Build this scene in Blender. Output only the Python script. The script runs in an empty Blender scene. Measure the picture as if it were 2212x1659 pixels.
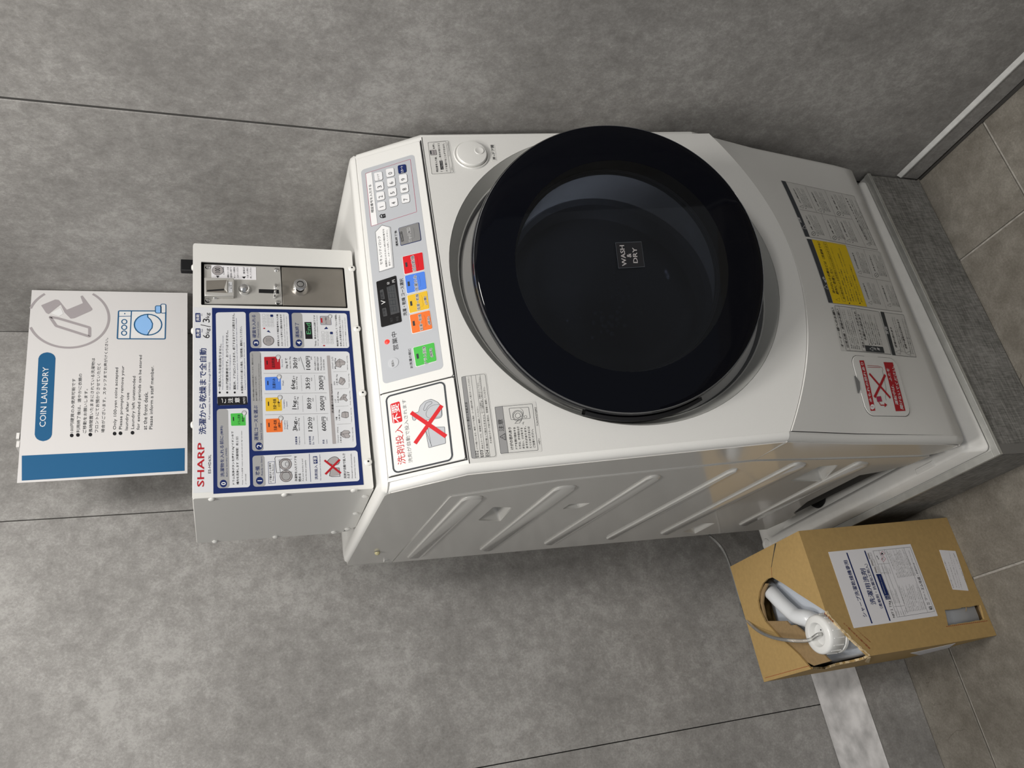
import bpy, math, random
from mathutils import Vector, Matrix
random.seed(3)
V = Vector
R = math.radians

# ------------------------------------------------------------------ camera
FPX = 1726.5
YAW, PITCH, ROLL = 27.5514, 20.291, -0.61084
def _basis():
    y, p, r = R(YAW), R(PITCH), R(ROLL)
    f = V((math.sin(y)*math.cos(p), math.cos(y)*math.cos(p), -math.sin(p)))
    rt = V((math.cos(y), -math.sin(y), 0)); up = rt.cross(f)
    c, s = math.cos(r), math.sin(r)
    return c*rt+s*up, -s*rt+c*up, f
CR, CU, CF = _basis()
EYE = V((0, 0, 1.5))
cd = bpy.data.cameras.new('camera'); cam = bpy.data.objects.new('camera', cd)
bpy.context.scene.collection.objects.link(cam)
cd.sensor_fit = 'HORIZONTAL'; cd.sensor_width = 36.0; cd.lens = FPX/2212*36.0; cd.clip_start = 0.05
m = Matrix.Identity(4)
for i in range(3):
    m[i][0] = -CU[i]; m[i][1] = CR[i]; m[i][2] = -CF[i]; m[i][3] = EYE[i]
cam.matrix_world = m
bpy.context.scene.camera = cam

# ------------------------------------------------------------------ world, lights, exposure
w = bpy.data.worlds.new('world'); bpy.context.scene.world = w; w.use_nodes = True
w.node_tree.nodes['Background'].inputs[0].default_value = (0.95, 0.97, 1.0, 1)
w.node_tree.nodes['Background'].inputs[1].default_value = 0.27
def area(name, loc, target, size, power, col=(1, 0.97, 0.93)):
    l = bpy.data.lights.new(name, 'AREA'); l.shape = 'DISK'; l.size = size; l.energy = power; l.color = col
    o = bpy.data.objects.new(name, l); bpy.context.scene.collection.objects.link(o)
    o.location = loc
    o.rotation_euler = (V(target)-V(loc)).to_track_quat('-Z', 'Y').to_euler()
    return o
area('ceiling_lamp', (-0.20, 0.42, 2.86), (-0.1, 0.9, 0.0), 0.40, 22)
area('ceiling_lamp_near_corner', (0.50, 0.26, 2.86), (0.45, 0.8, 0.0), 0.40, 21)
area('front_fill_light', (0.50, -0.85, 2.86), (0.6, 1.0, 0.4), 0.4, 24)  # added fill from the front, brightens the lower panel
vs = bpy.context.scene.view_settings
vs.view_transform = 'Standard'; vs.look = 'None'; vs.gamma = 1.0; vs.use_curve_mapping = False
vs.exposure = -0.08

# ------------------------------------------------------------------ pixel <-> place
def ray(px, py):
    u, v = 1659-py, px
    return CR*((u-829.5)/FPX) - CU*((v-1106)/FPX) + CF
def hitz(p, z):
    d = ray(*p); return EYE + d*((z-EYE.z)/d.z)
def hity(p, y):
    d = ray(*p); return EYE + d*((y-EYE.y)/d.y)
def hitx(p, x):
    d = ray(*p); return EYE + d*((x-EYE.x)/d.x)
MY = R(-2.0)
def md(x, y, z): return V((math.cos(MY)*x-math.sin(MY)*y, math.sin(MY)*x+math.cos(MY)*y, z))
mw = md
def zm(ox, oy, s): return lambda x, y: (ox+x/s, oy+y/s)
Z0 = zm(0, 0, 1); Z1 = zm(0, 560, 2.764); Z2 = zm(380, 500, 5.267); Z3 = zm(380, 760, 3.771)
Z4 = zm(740, 260, 4.147); Z5 = zm(740, 600, 3.607); Z7 = zm(1500, 1080, 2.865); Z8 = zm(1600, 640, 5.53)
Z9 = zm(1660, 360, 5.53); ZB = zm(1790, 1150, 5.184); ZE = zm(1900, 1100, 4.147); ZT = zm(1560, 1110, 4.253)
ZA = zm(520, 560, 6.912); ZC = zm(700, 320, 6.91); ZD = zm(820, 300, 7.9); ZR = zm(940, 220, 2.242)
ZG = zm(1180, 400, 3.607); ZL = zm(640, 780, 5.53)

class Plane:
    curved = False
    def __init__(s, O, ex, et, n):
        s.O, s.ex, s.et, s.n = V(O), V(ex).normalized(), V(et).normalized(), V(n).normalized()
    def P(s, a, b, h=0): return s.O+s.ex*a+s.et*b+s.n*h
    def hit(s, p, h=0):
        d = ray(*p); t = ((s.O+s.n*h-EYE).dot(s.n))/d.dot(s.n)
        q = EYE+d*t-s.O
        return (q.dot(s.ex), q.dot(s.et))

# ------------------------------------------------------------------ materials
MATS = {}
def mat(name, col, rough=0.5, metal=0.0, coat=0.0, noise=0.0, nscale=60, bump=0.0, bscale=200, spec=0.5):
    if name in MATS: return MATS[name]
    m = bpy.data.materials.new(name); m.use_nodes = True
    nt = m.node_tree; b = nt.nodes['Principled BSDF']
    b.inputs['Base Color'].default_value = (*col, 1); b.inputs['Roughness'].default_value = rough
    b.inputs['Metallic'].default_value = metal; b.inputs['Coat Weight'].default_value = coat
    b.inputs['Coat Roughness'].default_value = 0.08
    b.inputs['Specular IOR Level'].default_value = spec
    g = nt.nodes.new('ShaderNodeNewGeometry')
    if noise:
        n = nt.nodes.new('ShaderNodeTexNoise'); n.inputs['Scale'].default_value = nscale; n.inputs['Detail'].default_value = 6
        nt.links.new(g.outputs['Position'], n.inputs['Vector'])
        r = nt.nodes.new('ShaderNodeValToRGB')
        r.color_ramp.elements[0].position = 0.3; r.color_ramp.elements[1].position = 0.7
        r.color_ramp.elements[0].color = (*[c*(1-noise) for c in col], 1)
        r.color_ramp.elements[1].color = (*[min(1, c*(1+noise)) for c in col], 1)
        nt.links.new(n.outputs['Fac'], r.inputs['Fac']); nt.links.new(r.outputs['Color'], b.inputs['Base Color'])
    if bump:
        n2 = nt.nodes.new('ShaderNodeTexNoise'); n2.inputs['Scale'].default_value = bscale; n2.inputs['Detail'].default_value = 3
        nt.links.new(g.outputs['Position'], n2.inputs['Vector'])
        bp = nt.nodes.new('ShaderNodeBump'); bp.inputs['Strength'].default_value = bump; bp.inputs['Distance'].default_value = 0.001
        nt.links.new(n2.outputs['Fac'], bp.inputs['Height']); nt.links.new(bp.outputs['Normal'], b.inputs['Normal'])
    MATS[name] = m
    return m
def stone(name, dark, mid, light, s1, s2, stretch=(1, 1, 1), rough=0.6, bump=0.25, vein=None, fine=230):
    """mottled decorative panel / stone tile"""
    m = bpy.data.materials.new(name); m.use_nodes = True; nt = m.node_tree; b = nt.nodes['Principled BSDF']
    L = nt.links.new; N = nt.nodes.new
    g = N('ShaderNodeNewGeometry'); mp = N('ShaderNodeMapping'); mp.inputs['Scale'].default_value = stretch
    L(g.outputs['Position'], mp.inputs['Vector'])
    def noise(sc, det, ro, dist=0.0):
        n = N('ShaderNodeTexNoise'); n.inputs['Scale'].default_value = sc; n.inputs['Detail'].default_value = det
        n.inputs['Roughness'].default_value = ro; n.inputs['Distortion'].default_value = dist
        L(mp.outputs['Vector'], n.inputs['Vector']); return n
    a = noise(s1, 4, 0.55, 0.2); c = noise(s2, 6, 0.7, 0.25); f = noise(fine, 4, 0.75, 0.2)
    mx = N('ShaderNodeMath'); mx.operation = 'MULTIPLY_ADD'; mx.inputs[1].default_value = 0.32
    L(a.outputs['Fac'], mx.inputs[0])
    k = N('ShaderNodeMath'); k.operation = 'MULTIPLY'; k.inputs[1].default_value = 0.38; L(c.outputs['Fac'], k.inputs[0]); L(k.outputs[0], mx.inputs[2])
    k2 = N('ShaderNodeMath'); k2.operation = 'MULTIPLY_ADD'; k2.inputs[1].default_value = 0.30; L(f.outputs['Fac'], k2.inputs[0]); L(mx.outputs[0], k2.inputs[2])
    s4 = noise(fine*3.2, 3, 0.7, 0.6); k3 = N('ShaderNodeMath'); k3.operation = 'MULTIPLY_ADD'; k3.inputs[1].default_value = 0.16; L(s4.outputs['Fac'], k3.inputs[0]); L(k2.outputs[0], k3.inputs[2])
    k5 = N('ShaderNodeMath'); k5.operation = 'ADD'; k5.inputs[1].default_value = -0.08; L(k3.outputs[0], k5.inputs[0]); k2 = k5
    r = N('ShaderNodeValToRGB'); e = r.color_ramp.elements
    e[0].position = 0.40; e[0].color = (*dark, 1); e[1].position = 0.61; e[1].color = (*light, 1)
    x = e.new(0.50); x.color = (*mid, 1)
    L(k2.outputs[0], r.inputs['Fac'])
    out = r.outputs['Color']
    if vein:
        vn = noise(5.5, 3, 0.5, 1.6); vr = N('ShaderNodeValToRGB'); ve = vr.color_ramp.elements
        ve[0].position = 0.494; ve[0].color = (0, 0, 0, 1); ve[1].position = 0.506; ve[1].color = (0, 0, 0, 1)
        q = ve.new(0.5); q.color = (1, 1, 1, 1)
        L(vn.outputs['Fac'], vr.inputs['Fac'])
        gate = noise(3.1, 2, 0.5); gr = N('ShaderNodeValToRGB'); gr.color_ramp.elements[0].position = 0.55; gr.color_ramp.elements[1].position = 0.62
        L(gate.outputs['Fac'], gr.inputs['Fac'])
        ml = N('ShaderNodeMath'); ml.operation = 'MULTIPLY'; L(vr.outputs['Color'], ml.inputs[0]); L(gr.outputs['Color'], ml.inputs[1])
        mc = N('ShaderNodeMix'); mc.data_type = 'RGBA'; mc.inputs[7].default_value = (*vein, 1)
        L(ml.outputs[0], mc.inputs[0]); L(out, mc.inputs[6]); out = mc.outputs[2]
    L(out, b.inputs['Base Color']); b.inputs['Roughness'].default_value = rough
    bp = N('ShaderNodeBump'); bp.inputs['Strength'].default_value = bump; bp.inputs['Distance'].default_value = 0.0012
    L(k2.outputs[0], bp.inputs['Height']); L(bp.outputs['Normal'], b.inputs['Normal'])
    MATS[name] = m
    return m
def glassy(name, tint, opac, rough=0.03, gloss=(1, 1, 1), ior=1.45):
    """clear or tinted pane: lets light straight through with a tint and reflects by Fresnel"""
    m = bpy.data.materials.new(name); m.use_nodes = True; nt = m.node_tree; L = nt.links.new
    out = nt.nodes['Material Output']; nt.nodes.remove(nt.nodes['Principled BSDF'])
    tr = nt.nodes.new('ShaderNodeBsdfTransparent'); tr.inputs[0].default_value = (*tint, 1)
    df = nt.nodes.new('ShaderNodeBsdfDiffuse'); df.inputs[0].default_value = (*gloss, 1)
    mx0 = nt.nodes.new('ShaderNodeMixShader'); mx0.inputs[0].default_value = opac
    gl = nt.nodes.new('ShaderNodeBsdfGlossy'); gl.inputs['Roughness'].default_value = rough
    fr = nt.nodes.new('ShaderNodeFresnel'); fr.inputs[0].default_value = ior
    mx = nt.nodes.new('ShaderNodeMixShader')
    L(tr.outputs[0], mx0.inputs[1]); L(df.outputs[0], mx0.inputs[2])
    L(fr.outputs[0], mx.inputs[0]); L(mx0.outputs[0], mx.inputs[1]); L(gl.outputs[0], mx.inputs[2]); L(mx.outputs[0], out.inputs[0])
    MATS[name] = m
    return m

WALL = stone('wall_panel_stone', (0.212, 0.204, 0.194), (0.282, 0.273, 0.26), (0.395, 0.386, 0.37), 5, 42, stretch=(1, 1, 0.9), rough=0.62, bump=0.2)
TILE = stone('floor_tile_stone', (0.125, 0.112, 0.092), (0.175, 0.16, 0.135), (0.25, 0.232, 0.20), 4, 24, rough=0.55, bump=0.25, vein=(0.06, 0.045, 0.035))
FABR = stone('plinth_woven_grey', (0.11, 0.107, 0.10), (0.165, 0.16, 0.15), (0.25, 0.245, 0.235), 9, 90, stretch=(0.35, 0.35, 2.2), rough=0.8, bump=0.3, fine=220)
def woven(name, dark, light):
    m = bpy.data.materials.new(name); m.use_nodes = True; nt = m.node_tree; b = nt.nodes['Principled BSDF']; L = nt.links.new; N = nt.nodes.new
    g = N('ShaderNodeNewGeometry'); outs = []
    for st, sc in (((1, 1, 0.12), 420), ((0.10, 0.10, 1), 420), ((1, 1, 1), 16)):
        mp = N('ShaderNodeMapping'); mp.inputs['Scale'].default_value = st; L(g.outputs['Position'], mp.inputs['Vector'])
        n = N('ShaderNodeTexNoise'); n.inputs['Scale'].default_value = sc; n.inputs['Detail'].default_value = 3; L(mp.outputs['Vector'], n.inputs['Vector']); outs.append(n.outputs['Fac'])
    a = N('ShaderNodeMath'); a.operation = 'ADD'; L(outs[0], a.inputs[0]); L(outs[1], a.inputs[1])
    c = N('ShaderNodeMath'); c.operation = 'MULTIPLY_ADD'; c.inputs[1].default_value = 0.5; L(outs[2], c.inputs[0]); L(a.outputs[0], c.inputs[2])
    r = N('ShaderNodeValToRGB'); e = r.color_ramp.elements; e[0].position = 0.40; e[0].color = (*dark, 1); e[1].position = 0.62; e[1].color = (*light, 1)
    d = N('ShaderNodeMath'); d.operation = 'MULTIPLY'; d.inputs[1].default_value = 0.4; L(c.outputs[0], d.inputs[0]); L(d.outputs[0], r.inputs['Fac'])
    L(r.outputs['Color'], b.inputs['Base Color']); b.inputs['Roughness'].default_value = 0.85
    bp = N('ShaderNodeBump'); bp.inputs['Strength'].default_value = 0.3; bp.inputs['Distance'].default_value = 0.001; L(a.outputs[0], bp.inputs['Height']); L(bp.outputs['Normal'], b.inputs['Normal'])
    return m
FABR = woven('plinth_weave', (0.12, 0.117, 0.108), (0.29, 0.283, 0.265))
DARK = mat('dark_gap', (0.02, 0.02, 0.02), 0.9)
GROUT = mat('grout', (0.33, 0.31, 0.28), 0.9, noise=0.25, nscale=90)
WHITE = mat('white_plastic', (0.72, 0.715, 0.69), 0.38, coat=0.25, noise=0.012, nscale=700, bump=0.06, bscale=900)
WHITE2 = mat('white_painted_steel', (0.66, 0.655, 0.63), 0.34, coat=0.3, noise=0.012, nscale=700)
SIDE = mat('side_painted_steel', (0.62, 0.61, 0.58), 0.16, coat=0.7)
PANW = mat('pan_plastic', (0.80, 0.79, 0.755), 0.5, noise=0.03, nscale=40)
GREYP = mat('grey_plastic', (0.58, 0.58, 0.55), 0.5)
LGREY = mat('light_grey_plastic', (0.45, 0.45, 0.43), 0.45)
STEEL = mat('brushed_steel', (0.60, 0.59, 0.56), 0.36, metal=0.55, noise=0.04, nscale=25)
STEELD = mat('dull_steel', (0.27, 0.25, 0.22), 0.42, metal=0.6, noise=0.12, nscale=18)
CHROME = mat('chrome', (0.8, 0.8, 0.8), 0.08, metal=1.0)
BLACKG = mat('black_gloss', (0.001, 0.0014, 0.0035), 0.05, coat=0.0, spec=0.2)
BLACKM = mat('black_matt', (0.010, 0.010, 0.011), 0.55, spec=0.25)
RUBBER = mat('rubber_grey', (0.16, 0.165, 0.175), 0.5)
DRUM = mat('drum_steel', (0.16, 0.17, 0.19), 0.35, metal=0.8)
ALU = mat('aluminium_trim', (0.55, 0.55, 0.52), 0.38, metal=0.55, noise=0.10, nscale=45)
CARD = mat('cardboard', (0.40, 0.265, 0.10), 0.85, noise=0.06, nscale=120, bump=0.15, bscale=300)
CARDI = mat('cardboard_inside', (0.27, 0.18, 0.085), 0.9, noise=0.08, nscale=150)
CARDE = mat('cardboard_torn_edge', (0.62, 0.48, 0.28), 0.95, noise=0.3, nscale=400)
PAPER = mat('paper', (0.72, 0.71, 0.73), 0.6)
PAPERL = mat('laminated_paper', (0.67, 0.655, 0.65), 0.3, coat=0.3)
JUG = mat('jug_plastic', (0.56, 0.60, 0.66), 0.3, coat=0.2)
JUGW = mat('cap_plastic', (0.80, 0.80, 0.78), 0.35, coat=0.2)
WINDOW = glassy('tinted_window', (0.38, 0.395, 0.43), 0.0)
BOWL = glassy('clear_bowl', (0.80, 0.84, 0.90), 0.0, ior=1.35)
TUBE = glassy('clear_tube', (0.95, 0.95, 0.94), 0.22, rough=0.10, gloss=(0.9, 0.9, 0.88))
INK = {}
def ink(name):
    if name in INK: return INK[name]
    c = {'black': (0.012, 0.012, 0.014), 'navy': (0.007, 0.019, 0.105), 'red': (0.52, 0.015, 0.02), 'white': (0.75, 0.75, 0.75),
         'grey': (0.32, 0.32, 0.32), 'midgrey': (0.20, 0.20, 0.20), 'lgrey': (0.50, 0.505, 0.515), 'blue': (0.07, 0.20, 0.68), 'yellow': (0.68, 0.43, 0.03),
         'orange': (0.74, 0.16, 0.03), 'green': (0.065, 0.44, 0.065), 'warn': (0.78, 0.55, 0.005), 'crimson': (0.38, 0.03, 0.09),
         'teal': (0.016, 0.105, 0.235), 'sky': (0.27, 0.50, 0.85), 'ash': (0.34, 0.32, 0.32), 'dkgreen': (0.04, 0.09, 0.07), 'lime': (0.10, 0.40, 0.17),
         'silver': (0.44, 0.455, 0.48), 'coal': (0.035, 0.04, 0.045), 'rust': (0.30, 0.045, 0.02), 'dim': (0.055, 0.057, 0.06), 'dred': (0.40, 0.012, 0.02),
         'slate': (0.045, 0.05, 0.058), 'keygrey': (0.12, 0.12, 0.115), 'ofred': (0.58, 0.012, 0.018), 'sheet': (0.60, 0.61, 0.63), 'mauve': (0.36, 0.33, 0.34)}[name]
    INK[name] = mat('ink_'+name, c, 0.5, spec=0.25)
    return INK[name]

# ------------------------------------------------------------------ mesh builder
COL = bpy.context.scene.collection
GLYPH = {}
def glyphs(s, bold):
    bold = bool(bold); k = (s, bold)
    if k not in GLYPH:
        c = bpy.data.curves.new('t', 'FONT'); c.body = s; c.resolution_u = 2; c.offset = 0.005 if bold else 0.0
        o = bpy.data.objects.new('t', c); me = o.to_mesh()
        vv = [(v.co.x, v.co.y) for v in me.vertices]; ff = [tuple(p.vertices) for p in me.polygons]
        o.to_mesh_clear(); bpy.data.objects.remove(o); bpy.data.curves.remove(c)
        xs = [a for a, b in vv]; ys = [b for a, b in vv]
        GLYPH[k] = (vv, ff, (min(xs), max(xs), min(ys), max(ys)))
    return GLYPH[k]
def rp(pts, r, n=4):
    """round the corners of a polygon"""
    if r <= 0: return list(pts)
    out = []; N = len(pts)
    for i in range(N):
        p, a, b = V(pts[i]), V(pts[i-1]), V(pts[(i+1) % N])
        d1, d2 = a-p, b-p
        k1, k2 = min(r, d1.length*0.49), min(r, d2.length*0.49)
        s, e = p+d1.normalized()*k1, p+d2.normalized()*k2
        for j in range(n+1):
            t = j/n
            out.append(tuple((1-t)**2*s+2*t*(1-t)*(p*0.72+(s+e)*0.14)+t*t*e))
    return out
class MB:
    def __init__(s): s.v = []; s.f = []; s.m = []; s.mats = []
    def mi(s, mt):
        if mt not in s.mats: s.mats.append(mt)
        return s.mats.index(mt)
    def add(s, vs, fs, mt):
        o = len(s.v); k = s.mi(mt)
        s.v += [V(q) for q in vs]
        for f in fs: s.f.append(tuple(i+o for i in f)); s.m.append(k)
        return s
    def prism(s, bot, top, mt):
        n = len(bot)
        return s.add(list(bot)+list(top), [tuple(range(n))[::-1], tuple(range(n, 2*n))]+[(i, (i+1) % n, n+(i+1) % n, n+i) for i in range(n)], mt)
    def slab(s, F, pts, h0, h1, mt):
        return s.prism([F.P(a, b, h0) for a, b in pts], [F.P(a, b, h1) for a, b in pts], mt)
    def box(s, x0, x1, y0, y1, z0, z1, mt, fn=V):
        f = (lambda a, b, c: fn((a, b, c))) if fn is V else fn
        return s.prism([f(x0, y0, z0), f(x1, y0, z0), f(x1, y1, z0), f(x0, y1, z0)], [f(x0, y0, z1), f(x1, y0, z1), f(x1, y1, z1), f(x0, y1, z1)], mt)
    def tube(s, pts, r, mt, n=10, caps=True):
        pts = [V(p) for p in pts]; rings = []
        up = V((0.13, 0.21, 0.97))
        for i, p in enumerate(pts):
            d = (pts[min(i+1, len(pts)-1)]-pts[max(i-1, 0)]).normalized()
            a = up.cross(d).normalized(); b = d.cross(a).normalized(); up = b
            rr = r[i] if isinstance(r, (list, tuple)) else r
            rings.append([p+a*rr*math.cos(2*math.pi*k/n)+b*rr*math.sin(2*math.pi*k/n) for k in range(n)])
        vs = [q for g in rings for q in g]; fs = []
        for i in range(len(rings)-1):
            for k in range(n): fs.append((i*n+k, i*n+(k+1) % n, (i+1)*n+(k+1) % n, (i+1)*n+k))
        if caps: fs += [tuple(range(n))[::-1], tuple(range((len(rings)-1)*n, len(rings)*n))]
        return s.add(vs, fs, mt)
    def lathe(s, c, ax, ex, prof, mt, n=64, closed=False, a0=0, a1=360):
        ax = V(ax).normalized(); ex = V(ex).normalized(); ey = ax.cross(ex); c = V(c)
        full = abs(a1-a0) >= 360; k = n if full else n+1; vs = []; fs = []
        for r, h in prof:
            for i in range(k):
                a = R(a0+(a1-a0)*i/n); vs.append(c+ax*h+(ex*math.cos(a)+ey*math.sin(a))*r)
        P = len(prof)
        for j in range(P if closed else P-1):
            j2 = (j+1) % P
            for i in range(n): fs.append((j*k+i, j*k+(i+1) % k, j2*k+(i+1) % k, j2*k+i))
        if not closed and full:
            if prof[0][0] > 0: fs.append(tuple(range(k))[::-1])
            if prof[-1][0] > 0: fs.append(tuple(range((P-1)*k, P*k)))
        return s.add(vs, fs, mt)
    def sheet(s, F, pts, h, mt, th=0.0003):
        """flat sheet lying on surface F at height h (draped as a grid when F is curved and pts is a quad)"""
        if not F.curved: return s.slab(F, pts, h-th, h, mt)
        if len(pts) != 4:
            return s.slab(F, pts, h-th, h, mt)
        a, b, c, d = [V(p) for p in pts]; nx = max(2, int((b-a).length/0.012)); ny = 2+int((d-a).length/0.04)
        g = [[a.lerp(b, i/nx).lerp(d.lerp(c, i/nx), j/ny) for i in range(nx+1)] for j in range(ny+1)]
        vs = [F.P(q.x, q.y, h) for row in g for q in row]
        fs = [(j*(nx+1)+i, j*(nx+1)+i+1, (j+1)*(nx+1)+i+1, (j+1)*(nx+1)+i) for j in range(ny) for i in range(nx)]
        return s.add(vs, fs, mt)
    def text(s, F, st, a, b, hgt, h, mt, bold=False):
        vv, ff, (x0, x1, y0, y1) = glyphs(st, bold)
        a, b = V(a), V(b)
        if len(st) == 1 and (x1-x0) < 0.5*(y1-y0):      # narrow characters keep their own shape
            c_ = (a+b)/2; d_ = (b-a).normalized()*hgt*(x1-x0)/(y1-y0)/2; a, b = c_-d_, c_+d_
        ex = (b-a)/max(1e-9, (x1-x0)); ey = V((-(b-a).y, (b-a).x)).normalized()*(hgt/max(1e-9, (y1-y0)))
        em = {0: ((0, 0),), 1: ((-0.011, 0), (0.011, 0)), 2: [(0.065*math.cos(k*math.pi/4), 0.065*math.sin(k*math.pi/4)) for k in range(8)]}[int(bold)]
        if len(s.v) > 400000: em = em[:1]
        for k, (sx, sy) in enumerate(em): s.add([F.P(*(a+ex*(x-x0+sx)+ey*(y-y0+sy)), h+k*0.000004) for x, y in vv], ff, mt)
        return s
    def build(s, name, parent=None, root=None, bevel=0, segs=2, smooth=35, origin=None):
        me = bpy.data.meshes.new(name)
        if parent is not None:
            top = parent
            while top.parent: top = top.parent
            o0 = V(top.location)
        else:
            if origin is None:
                xs, ys, zs = [q.x for q in s.v], [q.y for q in s.v], [q.z for q in s.v]
                origin = ((min(xs)+max(xs))/2, (min(ys)+max(ys))/2, min(zs))
            o0 = V(origin)
        me.from_pydata([tuple(q-o0) for q in s.v], [], s.f)
        for mt in s.mats: me.materials.append(mt)
        me.polygons.foreach_set('material_index', s.m)
        if smooth:
            me.polygons.foreach_set('use_smooth', [True]*len(s.f)); me.set_sharp_from_angle(angle=R(smooth))
        me.update()
        o = bpy.data.objects.new(name, me); COL.objects.link(o)
        if parent is not None: o.parent = parent
        else: o.location = o0
        if bevel:
            b = o.modifiers.new('bevel', 'BEVEL'); b.width = bevel; b.segments = segs; b.limit_method = 'ANGLE'; b.angle_limit = R(40); b.harden_normals = False
        return o
class Print:
    """flat printing on a surface: letters, frames, coloured fields, placed where they stand on it"""
    def __init__(s, F, base): s.F = F; s.base = base; s.mb = MB(); s.lv = 0.000045
    def H(s, l): return s.base+s.lv*l
    def q(s, Z, pts, l=1): return [s.F.hit(Z(*p), s.base) for p in pts]
    def t(s, Z, st, p0, p1, hz, col='black', bold=False, l=4):
        a, b = s.q(Z, [p0, p1]); c = s.F.hit(Z(p0[0]-hz, p0[1]), s.base)
        d = V(b)-V(a); nrm = V((-d.y, d.x)).normalized(); hg = abs((V(c)-V(a)).dot(nrm))
        s.mb.text(s.F, st, a, b, hg, s.H(l), ink(col), bold)
    def poly(s, Z, pts, col, r=0, l=1):
        s.mb.sheet(s.F, rp(s.q(Z, pts), r) if r else s.q(Z, pts), s.H(l), ink(col), 0.0001)
    def line(s, Z, pts, w, col, l=2, closed=False):
        q = [V(a) for a in s.q(Z, pts)]
        s._st(q+([q[0]] if closed else []), w, col, l)
    def _st(s, q, w, col, l):
        """one continuous mitred stroke through the points q (closed when the ends meet)"""
        pts = []
        for a in q:
            a = V(a)
            if not pts or (a-pts[-1]).length > 1e-5: pts.append(a)
        if len(pts) < 2: return
        closed = len(pts) > 3 and (pts[0]-pts[-1]).length < 1e-5
        if closed: pts.pop()
        if s.F.curved:
            q2 = []; m = len(pts)
            for i in range(m if closed else m-1):
                a, b = pts[i], pts[(i+1) % m]; k = max(1, int((b-a).length/0.015))
                q2 += [a.lerp(b, j/k) for j in range(k)]
            if not closed: q2.append(pts[-1])
            pts = q2
        n = len(pts); vs = []
        for i in range(n):
            p = pts[i]
            d1 = (p-pts[i-1]).normalized() if (closed or i > 0) else (pts[1]-p).normalized()
            d2 = (pts[(i+1) % n]-p).normalized() if (closed or i < n-1) else d1
            n1, n2 = V((-d1.y, d1.x)), V((-d2.y, d2.x)); mm = n1+n2
            if mm.length < 0.2: mm = n1
            mm.normalize(); k = 1/max(0.45, mm.dot(n1)); off = mm*(w/2*k)
            e = V((0, 0))
            if not closed and i == 0: e = -d2*w*0.4
            if not closed and i == n-1: e = d1*w*0.4
            vs += [s.F.P(*(p+e-off), s.H(l)), s.F.P(*(p+e+off), s.H(l))]
        m = n if closed else n-1
        s.mb.add(vs, [(2*i, (2*i+2) % (2*n), (2*i+3) % (2*n), 2*i+1) for i in range(m)], ink(col))
    def frame(s, Z, pts, w, col, r=0, l=2):
        q = rp(s.q(Z, pts), r) if r else s.q(Z, pts); q = [V(a) for a in q]; s._st(q+[q[0]], w, col, l)
    def circ(s, Z, c, r, col, l=2, w=None, ry=None, n=24, a0=0, a1=360):
        """r in metres on the surface, or (rx, ry) in zoomed pixels"""
        if ry is None:
            a, = s.q(Z, [c]); q = [(a[0]+r*math.cos(R(k)), a[1]+r*math.sin(R(k))) for k in [a0+(a1-a0)*i/n for i in range(n+(0 if a1-a0 >= 360 else 1))]]
        else:
            q = s.q(Z, [(c[0]+r*math.cos(R(k)), c[1]+ry*math.sin(R(k))) for k in [a0+(a1-a0)*i/n for i in range(n+(0 if a1-a0 >= 360 else 1))]])
        if w:
            q = [V(a) for a in q]; s._st(q+([q[0]] if a1-a0 >= 360 else []), w, col, l)
        else: s.mb.add([s.F.P(*a, s.H(l)) for a in q], [tuple(range(len(q)))], ink(col))
    def build(s, parent, name='lettering'): return s.mb.build(name, parent, smooth=0)

def thing(name, label, cat, loc, group=None):
    o = bpy.data.objects.new(name, None); COL.objects.link(o); o.location = loc
    o['label'] = label; o['category'] = cat
    if group: o['group'] = group
    return o
def tag(o, label, cat, group=None):
    o['label'] = label; o['category'] = cat
    if group: o['group'] = group
    return o
def struct(o): o['kind'] = 'structure'; return o
def sempty(name, loc):
    o = bpy.data.objects.new(name, None); COL.objects.link(o); o.location = loc; o['kind'] = 'structure'; return o

# ------------------------------------------------------------------ the room
XW, YW = 1.046, 1.7313      # right wall face, back wall face
XB, YL, ZL_ = 1.041, 1.5737, 0.1464   # skirting face, ledge face, ledge top
ZTOP = 2.9
fl = MB().box(-1.6, XW+0.1, -1.2, YW+0.1, -0.03, -0.004, GROUT).build('floor', smooth=0); struct(fl)
GX, GY, TS, TSY = 0.2045, 0.832, 0.6115, 0.6055
gap = 0.0025
for i in range(-3, 2):
    for j in range(-3, 2):
        x0, x1 = GX+i*TS, GX+(i+1)*TS; y0, y1 = GY+j*TSY, GY+(j+1)*TSY
        x0, x1, y0, y1 = max(x0, -1.6), min(x1, XW), max(y0, -1.2), min(y1, YW)
        if x1-x0 < 0.02 or y1-y0 < 0.02: continue
        dz = random.uniform(-0.0004, 0.0004)
        MB().box(x0+gap, x1-gap, y0+gap, y1-gap, -0.01, dz, TILE).build('floor_tile', fl, bevel=0.0012, smooth=0)
wb = MB().box(-1.6, XW+0.1, YW+0.011, YW+0.06, 0, ZTOP, DARK).build('wall_back', smooth=0); struct(wb)
for x0, x1 in ((-1.6, -0.5585), (-0.5560, 0.0252), (0.0270, 0.6102), (0.6122, XW+0.004)):
    MB().box(x0, x1, YW, YW+0.011, 0.0, ZTOP, WALL).build('wall_panel', wb, bevel=0.0007, segs=1, smooth=0)
wr = MB().box(XW+0.011, XW+0.06, -1.2, YW+0.06, 0, ZTOP, DARK).build('wall_right', smooth=0); struct(wr)
for y0, y1 in ((-1.2, 0.128), (0.131, 1.0425), (1.0475, YW+0.011)):
    MB().box(XW, XW+0.011, y0, y1, 0.0, ZTOP, WALL).build('wall_panel', wr, bevel=0.0008, segs=1, smooth=0)
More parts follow.
